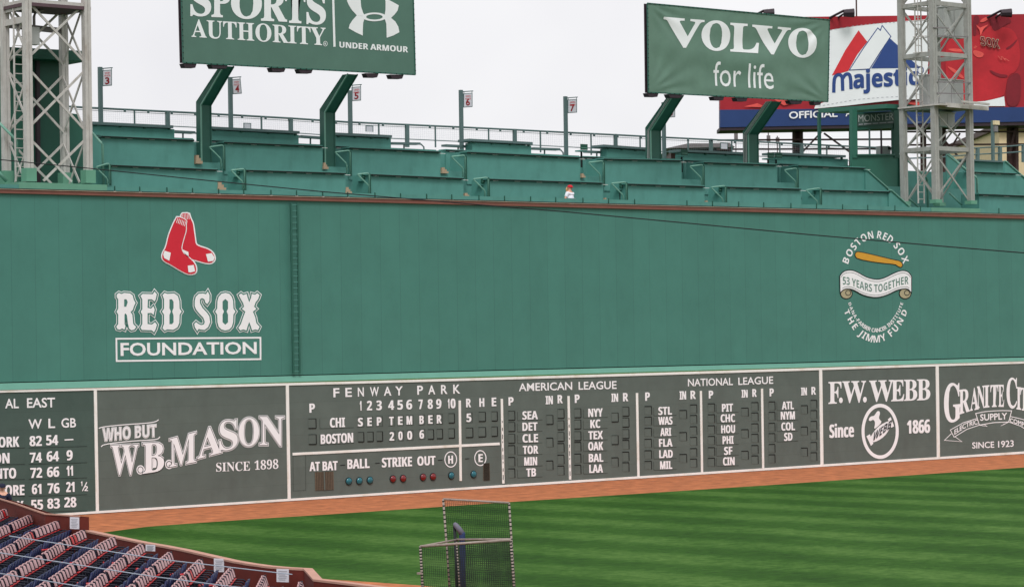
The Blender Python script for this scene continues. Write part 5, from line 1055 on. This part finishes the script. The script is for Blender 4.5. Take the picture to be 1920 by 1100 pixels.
# ================================================================== PEOPLE
def skinned(name, pts, edges, radii, mn, parent, sub=2):
    me = bpy.data.meshes.new('t'); me.from_pydata([Vector(p) for p in pts], edges, []); o = bpy.data.objects.new('t', me); COL.objects.link(o)
    o.modifiers.new('skin', 'SKIN'); sv = me.skin_vertices[0].data
    for i, r in enumerate(radii): sv[i].radius = (r, r) if not isinstance(r, tuple) else r
    sv[0].use_root = True; s = o.modifiers.new('sub', 'SUBSURF'); s.levels = s.render_levels = sub
    dg = bpy.context.evaluated_depsgraph_get(); dg.update(); e = o.evaluated_get(dg).to_mesh()
    m = MB(); m.add([v.co.copy() for v in e.vertices], [tuple(p.vertices) for p in e.polygons], mn)
    bpy.data.objects.remove(o); return m
def person(label, foot, yaw, k, clothes, cap, hair, pose='hips', tall=1.7):
    """standing figure; local x is the figure's own side, -y its front"""
    r = thing('person', label, 'person', foot); R = Matrix.Rotation(yaw, 3, 'Z'); S = tall/1.7
    W = lambda p: Vector(foot)+R @ (Vector(p)*S)
    body = [(0, 0, .95), (0, 0, 1.12), (0, .0, 1.30), (0, .01, 1.42), (0, 0, 1.50), (0, -.015, 1.58), (0, -.02, 1.66),
            (.18, 0, 1.39), (.27, .05, 1.13), (.19, -.10, .97), (-.18, 0, 1.39), (-.29, .05, 1.14), (-.20, -.12, .95),
            (.10, 0, .88), (.11, -.02, .48), (.11, .02, .08), (-.10, 0, .88), (-.11, -.03, .48), (-.12, .02, .08), (.11, -.13, .04), (-.13, -.13, .04)]
    ed = [(0, 1), (1, 2), (2, 3), (3, 4), (4, 5), (5, 6), (3, 7), (7, 8), (8, 9), (3, 10), (10, 11), (11, 12), (0, 13), (13, 14), (14, 15), (0, 16), (16, 17), (17, 18), (15, 19), (18, 20)]
    rad = [.15, .13, .15, .12, .055, .085, .07, .065, .045, .032, .065, .045, .032, .09, .06, .045, .09, .06, .045, .04, .04]
    m = skinned('body', [W(p) for p in body], ed, [q*S for q in rad], 'skin', r)
    # face: nose, brow, mouth; fingers
    fx = []
    m.tube([W((0, -.095, 1.62)), W((0, -.125, 1.585)), W((0, -.1, 1.575))], [.01, .016, .01], 'skin', 6)
    for s in (-1, 1):
        m.box(W((s*.032, -.098, 1.615))-Vector((.009,)*3), W((s*.032, -.098, 1.615))+Vector((.009,)*3), 'ink_dark'); m.tube([W((s*.085, -.01, 1.62)), W((s*.092, .0, 1.59)), W((s*.085, 0, 1.565))], [.012, .02, .012], 'skin', 6)
        hx, hy, hz = (.19, -.10, .97) if s > 0 else (-.20, -.12, .95)
        for f in range(4): m.tube([W((hx-s*.02*f+s*.02, hy-.02, hz-.01)), W((hx-s*.018*f+s*.02, hy-.055, hz-.03)), W((hx-s*.016*f+s*.015, hy-.07, hz-.07+.006*f))], [.010, .009, .007], 'skin', 5)
        m.tube([W((hx-s*.03, hy+.01, hz)), W((hx-s*.055, hy-.03, hz-.01)), W((hx-s*.055, hy-.055, hz-.03))], [.011, .010, .008], 'skin', 5)
    m.tube([W((-.025, -.096, 1.548)), W((.025, -.096, 1.548))], .007, 'mouth_red', 5)
    m.build('body', r, True)
    top, ed2 = [(0, 0, .98), (0, 0, 1.14), (0, 0, 1.30), (0, .005, 1.41), (.17, 0, 1.38), (.245, .04, 1.19), (-.17, 0, 1.38), (-.26, .04, 1.20), (0, .0, .88)], [(0, 1), (1, 2), (2, 3), (3, 4), (4, 5), (3, 6), (6, 7), (0, 8)]
    skinned('shirt', [W(p) for p in top], ed2, [q*S for q in (.19, .165, .185, .13, .095, .075, .095, .075, .19)], clothes[0], r).build('shirt', r, True)
    legs, ed3 = [(0, 0, .92), (.10, 0, .86), (.11, -.02, .48), (.11, .02, .12), (-.10, 0, .86), (-.11, -.03, .48), (-.12, .02, .12)], [(0, 1), (1, 2), (2, 3), (0, 4), (4, 5), (5, 6)]
    skinned('trousers', [W(p) for p in legs], ed3, [q*S for q in (.165, .12, .085, .07, .12, .085, .07)], clothes[1], r).build('trousers', r, True)
    m = MB(); rings = []
    n = 14
    for z, q in ((1.625, .106), (1.665, .108), (1.70, .098), (1.73, .07), (1.742, .02)): rings.append([W((q*math.cos(2*math.pi*t/n), -.018+q*1.1*math.sin(2*math.pi*t/n), z)) for t in range(n)])
    m.add([v for q in rings for v in q], [(j*n+t, j*n+(t+1) % n, (j+1)*n+(t+1) % n, (j+1)*n+t) for j in range(4) for t in range(n)]+[tuple(range(4*n, 5*n))], cap)
    m.slab([W((-.075, -.11, 1.632)), W((-.06, -.17, 1.622)), W((0, -.205, 1.618)), W((.06, -.17, 1.622)), W((.075, -.11, 1.632))], Vector((0, 0, .012)), cap); m.build('cap', r, True)
    if hair: m = MB(); m.tube([W((0, .09, 1.64)), W((0, .125, 1.56)), W((.01, .13, 1.46)), W((.0, .11, 1.40))], [.05, .07, .05, .02], hair, 8); m.build('hair', r, True)
    return r
hd = at(1068, 346.5, 1.1); person('person in a red cap and white open-necked shirt standing behind the wall ledge', (hd.x, hd.y, hd.z-1.74*.98), math.radians(16), 0, ('shirt_white', 'trousers_dark'), 'cap_red', 'hair_blonde', tall=1.66)
hd = atd(4, 905.5, 79.5); person('person in navy jacket and cap standing behind the brick red field wall', (hd.x, hd.y, hd.z-1.74), math.radians(-30), 0, ('jacket_navy', 'trousers_dark'), 'jacket_navy', None, tall=1.7)

# ================================================================== THE SEATS AND THE RED FIELD WALL
ZW = 1.0
fw = thing('field_wall', 'brick red curved wall with a pale cap between the seats and the outfield grass', 'wall', atz(400, 1045, 0))
def wall_run(pts, zt_, thick=.18):
    P = [atz(x, y, zt_) for x, y in pts]; m = MB(); n = len(P); N = []
    for i in range(n):
        d = (P[min(i+1, n-1)]-P[max(i-1, 0)]).normalized(); N.append(Vector((-d.y, d.x, 0)))
    inn = P; out = [p+q*thick for p, q in zip(P, N)]
    for i in range(n-1):
        a, b_, c, d = inn[i], inn[i+1], out[i+1], out[i]; lo = Vector((0, 0, -zt_)); tp = Vector((0, 0, -.045))
        m.add([a+lo, b_+lo, b_+tp, a+tp, d+lo, c+lo, c+tp, d+tp], [(0, 1, 2, 3), (5, 4, 7, 6), (1, 5, 6, 2), (4, 0, 3, 7)], 'brick_red')
    k = MB()
    for i in range(n-1):
        e = .012; a, b_, c, d = inn[i]-N[i]*e, inn[i+1]-N[i+1]*e, out[i+1]+N[i+1]*e, out[i]+N[i]*e; t = Vector((0, 0, -.044))
        k.add([a, b_, c, d, a+t, b_+t, c+t, d+t], [(0, 1, 2, 3), (7, 6, 5, 4), (0, 4, 5, 1), (1, 5, 6, 2), (2, 6, 7, 3), (3, 7, 4, 0)], 'brick_cap')
    return m, k
WALL_PX = [(158, 993.5), (210, 1004.5), (266, 1016), (305, 1022.5), (344, 1030), (390, 1040.5), (437, 1051), (470, 1056.5), (500, 1060.5), (535, 1063.5), (570, 1065), (588, 1085), (640, 1091), (720, 1101), (900, 1125)]
m, k = wall_run(WALL_PX, ZW); m.build('wall_face', fw); k.build('wall_cap', fw)
BLK = [(-90, 899), (-40, 918), (0, 934), (30, 943), (58, 953), (85, 962), (110, 963.5), (136, 965.5), (149, 966.5)]
bw = thing('field_wall', 'taller brick red wall end block with a white notice, below the standings board', 'wall', atz(110, 964, 0))
m, k = wall_run(BLK, 1.4, .3); m.build('wall_face', bw); k2_ = MB(); 
P = [atz(x, y, 1.4) for x, y in BLK]
for a, c in zip(P, P[1:]): k2_.bar(a+Vector((0, 0, -.012)), c+Vector((0, 0, -.012)), .05, .035, 'brick_cap')
k2_.build('wall_cap', bw)
def notice(par, x0, x1, y0, y1, off):
    """white sheet hung on the seat side of the wall"""
    m = MB(); a, b_, c, d = [atd(x, y, off) for x, y in ((x0, y1), (x1, y1+.8), (x1, y0+.8), (x0, y0))]; m.slab([a, b_, c, d], FWD*.015, 'paper'); o = m.build('paper_notice', par)
    m = MB()
    for i in range(6):
        v = .14+.13*i; w0, w1 = .14+.05*(i % 2), .86-.07*(i % 3); P = lambda u: d+(c-d)*u+(a-d)*v-FWD*.006
        e = (a-d).normalized()*.018; m.add([P(w0), P(w1), P(w1)+e, P(w0)+e], [(0, 1, 2, 3)], 'print_grey')
    m.build('printed_line', o)
def wdep(x, y, z): return (atz(x, y, z)-CAM).dot(FWD)
notice(bw, 131, 148.5, 968.5, 990.5, wdep(136, 966, 1.4)-.4)
for x0, x1, y0, y1, wy in ((273, 291, 1020, 1032, 1019.5), (401, 421, 1046, 1071, 1043.5), (518.5, 541.5, 1065.5, 1090, 1062.5)): notice(fw, x0, x1, y0, y1, wdep(x0, wy, ZW)-.6)
# the deck the seats stand on
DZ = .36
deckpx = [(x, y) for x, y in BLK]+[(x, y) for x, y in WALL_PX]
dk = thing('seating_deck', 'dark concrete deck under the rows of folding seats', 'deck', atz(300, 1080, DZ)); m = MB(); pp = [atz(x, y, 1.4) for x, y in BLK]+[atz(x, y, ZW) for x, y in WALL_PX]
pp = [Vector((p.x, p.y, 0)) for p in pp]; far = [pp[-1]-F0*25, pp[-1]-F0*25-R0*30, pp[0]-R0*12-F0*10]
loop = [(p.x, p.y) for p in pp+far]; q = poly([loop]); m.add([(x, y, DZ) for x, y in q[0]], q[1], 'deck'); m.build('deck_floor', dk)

# one folding seat of each kind, then copies.  Local x: the way the seat faces, local y: along the row
def seat_parts(open_, pale='seat_pale'):
    r = thing('stadium_seat', '', 'seat', (0, 0, 0)); 
    m = MB(); n = 6; vs = []
    for j, (z, x) in enumerate(((.70, -.02), (.76, -.035), (.82, -.055), (.88, -.08), (.905, -.10))):
        for i in range(n+1):
            u = i/n-.5; vs.append((x+.05*(u*2)**2*.6, u*.33, z-(.03*(abs(u)*2)**4 if j == 4 else 0)))
    F = [(j*(n+1)+i, j*(n+1)+i+1, (j+1)*(n+1)+i+1, (j+1)*(n+1)+i) for j in range(4) for i in range(n)]
    m.add(vs, F, pale); m.add([(x-.03, y, z-.01) for x, y, z in vs], [f[::-1] for f in F], 'seat_navy')
    for a, c in (((-.12, -.16, .88), (-.12, .16, .88)),): m.bar(a, c, .03, .03, 'seat_pale')
    m.build('backrest', r, True)
    m = MB(); m.box((-.03, -.215, .655), (.03, .215, .672), 'seat_red'); m.build('back_trim', r)
    m = MB()
    if open_:
        vs = []
        for i in range(5):
            for j in range(5): u, v = i/4-.5, j/4; vs.append((.02+.44*v, u*.42, .47+.03*(u*2)**2-.02*math.sin(math.pi*v)))
        F = [(i*5+j, i*5+j+1, (i+1)*5+j+1, (i+1)*5+j) for i in range(4) for j in range(4)]; m.add(vs, F, 'seat_red'); m.add([(x, y, z-.04) for x, y, z in vs], [f[::-1] for f in F], 'seat_red')
    else:
        m.slab([(.14, -.215, .18), (.14, .215, .18), (.22, .215, .42), (.28, .19, .655), (.28, -.19, .655), (.22, -.215, .42)], (.045, 0, 0), 'seat_navy')
    m.build('seat', r, True)
    m = MB(); m.tube([(-.08, .235, .60), (.06, .235, .64), (.18, .235, .63), (.22, .235, .58)], .018, 'seat_iron', 5); m.build('armrest', r, True)
    m = MB(); m.bar((-.02, .235, 0), (-.05, .235, .62), .05, .07, 'seat_iron'); m.bar((-.03, .235, .62), (-.09, .235, .89), .09, .10, 'seat_iron'); m.box((-.1, .2, 0), (.16, .27, .03), 'seat_iron'); m.build('seat_standard', r)
    return r
PROTO = {False: seat_parts(False), True: seat_parts(True), 2: seat_parts(False, 'seat_red')}
USED = set()
def place_seat(p, yaw, open_, label, grp):
    base = PROTO[open_]
    if open_ not in USED: o = base; USED.add(open_)
    else:
        o = base.copy(); COL.objects.link(o)
        for ch in base.children: c = ch.copy(); COL.objects.link(c); c.parent = o
    o.location = p; o.rotation_euler = (0, 0, yaw); o['label'] = label; o['category'] = 'seat'; o['group'] = grp
SZ = DZ+.86
ROWS_PX = [[(15.6, 955), (0, 963), (-60, 996)], [(61.7, 966.7), (9.4, 990), (-60, 1022)], [(113, 978), (68.7, 995.6), (31, 1020.6), (0, 1038), (-50, 1068)], [(162.5, 995), (133, 1010), (94, 1036), (47, 1063), (0, 1094), (-30, 1114)],
           [(219, 1008), (195, 1021), (162, 1045), (122, 1073), (87, 1097), (50, 1122)], [(272, 1021), (250, 1036), (228, 1054), (180, 1095), (150, 1120)], [(326, 1036), (297, 1060), (266, 1088), (235, 1118)], [(383, 1050), (366, 1066), (344, 1090), (318, 1118)], [(441, 1066), (425, 1085), (398, 1118)], [(503, 1080), (495, 1097), (485, 1118)], [(572, 1092), (568, 1110), (564, 1122)]]
OPEN = {3: (9,), 4: (5, 14), 5: (4, 12), 6: (2, 9), 7: (3, 8), 8: (2, 6), 9: (3,), 10: (1,), 2: (8,)}
RED = {(3, 3), (3, 4), (2, 7), (0, 1), (7, 5)}
for ri, row in enumerate(ROWS_PX):
    P = [atz(x, y, SZ) for x, y in row]; tot = [0]
    for a, c in zip(P, P[1:]): tot.append(tot[-1]+(c-a).length)
    s = .25; k = 0
    while s < tot[-1]:
        j = max(i for i in range(len(P)-1) if tot[i] <= s); t = (s-tot[j])/(tot[j+1]-tot[j]); p = P[j]+(P[j+1]-P[j])*t; d = (P[j]-P[j+1]).normalized(); yaw = math.atan2(d.y, d.x)-math.pi/2
        op = k in OPEN.get(ri, ())
        if (ri, k) in RED: op = 2
        place_seat((p.x, p.y, DZ), yaw+random.uniform(-.03, .03), op, ('navy folding seat with its pan tipped up, in the %s row from the standings board' if not op else 'red backed folding seat with tipped-up pan, in the %s row from standings board' if op == 2 else 'red folding seat with its pan down, in the %s row from the standings board') % (ORD+['tenth', 'eleventh'])[ri], f'folding seats of the {(ORD+["tenth", "eleventh"])[ri]} row')
        s += .5+(.35 if k % 7 == 6 else 0); k += 1
# thin cables strung over the seats, and the black cable across the wall
for i, L in enumerate(([(17, 1004), (300, 1047.5), (548, 1076)], [(-60, 1026), (0, 1035.5), (281, 1079), (420, 1097), (520, 1108)], [(-60, 1063), (0, 1074), (150, 1098.5), (260, 1116)])):
    r = thing('guy_wire', f'thin grey steel cable strung over the folding seats, {ORD[i]} from the field', 'cable', atd(*L[0], 50), 'steel cables over the seats'); m = MB(); m.tube([atd(x, y, 50-.4*j) for j, (x, y) in enumerate(L)], .0105, 'wire', 6); m.build('cable_strand', r)
r = thing('black_cable', 'long black cable hanging in front of the whole green wall', 'cable', atd(900, 381, 60)); m = MB(); m.tube([atd(x, y, 62-.005*x) for x, y in [(-1900, 125), (-300, 270), (-100, 289.5), (0, 299.5), (180, 317), (390, 338.5), (600, 359), (750, 371.5), (900, 384), (1060, 397), (1200, 410), (1520, 440), (1760, 461), (1920, 474), (2200, 497), (3600, 612)]], .0135, 'cable', 6); m.build('cable_strand', r)

# ================================================================== PRACTICE SCREENS
NET = .0054
def frame(par, name, cs, dep, r_, wear=True, n=(30, 34), skip=()):
    """pipe frame with netting; CS tl,tr,br,bl photo points, DEP their distances"""
    C = [atd(x, y, d) for (x, y), d in zip(cs, dep)]; C[2].z = C[3].z = .04
    for i in range(4):
        if i in skip: continue
        m = MB(); m.tube([C[i], C[(i+1) % 4]], r_, 'pipe_pale', 8)
        if wear and i in (1, 3):
            for k in range(26): u = (k+.5)/26; p = C[i]+(C[(i+1) % 4]-C[i])*u; d = (C[(i+1) % 4]-C[i]).normalized()*.014; m.tube([p-d, p+d], r_*1.12, 'net', 8)
        m.build('frame_pipe', par, True)
    m = MB()
    for k in range(1, n[0]): u = k/n[0]; m.bar(C[0]+(C[1]-C[0])*u, C[3]+(C[2]-C[3])*u, NET, NET, 'net')
    for k in range(1, n[1]): u = k/n[1]; m.bar(C[0]+(C[3]-C[0])*u, C[1]+(C[2]-C[1])*u, NET, NET, 'net')
    m.build('netting', par)
sA = thing('practice_screen', 'taller netted pipe frame screen standing on the grass behind the folded one', 'practice screen', atz(900, 1155, 0))
frame(sA, 'a', [(831, 935), (954.5, 942), (968, 1150), (847, 1150)], (57, 57, 57, 57), .024, n=(34, 54))
sB = thing('practice_screen', 'lower folding netted pipe screen with a pale top bar, in front of the taller one', 'practice screen', atz(875, 1172, 0))
frame(sB, 'b', [(788, 1023.5), (957.5, 1011.5), (969, 1172), (796, 1172)], (55, 55, 55, 55), .027, n=(46, 46))
frame(sB, 'c', [(856, 1010.5), (957.5, 1010), (966, 1166), (866, 1166)], (56.3, 55.1, 55.1, 56.3), .02, n=(26, 44), skip=(1,))
m = MB(); m.tube([atd(788, 1023.5, 55), atd(856, 1011, 56.3)], .02, 'pipe_pale', 8); m.build('frame_pipe', sB, True)
m = MB(); m.box(atd(786.5, 1074, 54.9)-Vector((.04, .04, .02)), atd(786.5, 1074, 54.9)+Vector((.04, .04, .02)), 'pipe_pale'); m.build('hinge_clip', sB)
pd = thing('padded_post', 'navy padded post with a worn slanted top standing between the two netted screens', 'post', atz(867, 1165, 0))
a = atd(866.5, 1000, 56.8); f = Vector((a.x, a.y, .02)); tp = atd(854, 983, 56.8); m = MB(); m.tube([f, a, a+Z*.03], .068, 'pad_blue', 14); m.build('pad_sleeve', pd, True)
m = MB(); m.tube([a+Z*.0, atd(860, 990, 56.8), tp, tp+(tp-a).normalized()*.05], [.07, .06, .055, .03], 'pad_worn', 14); m.build('slanted_top', pd, True)
m = MB(); m.tube([atd(852.5, 985, 56.85), Vector((atd(858, 1100, 56.85).x, atd(858, 1100, 56.85).y, .02))], .035, 'ink_dark', 10); m.build('inner_pole', pd, True)
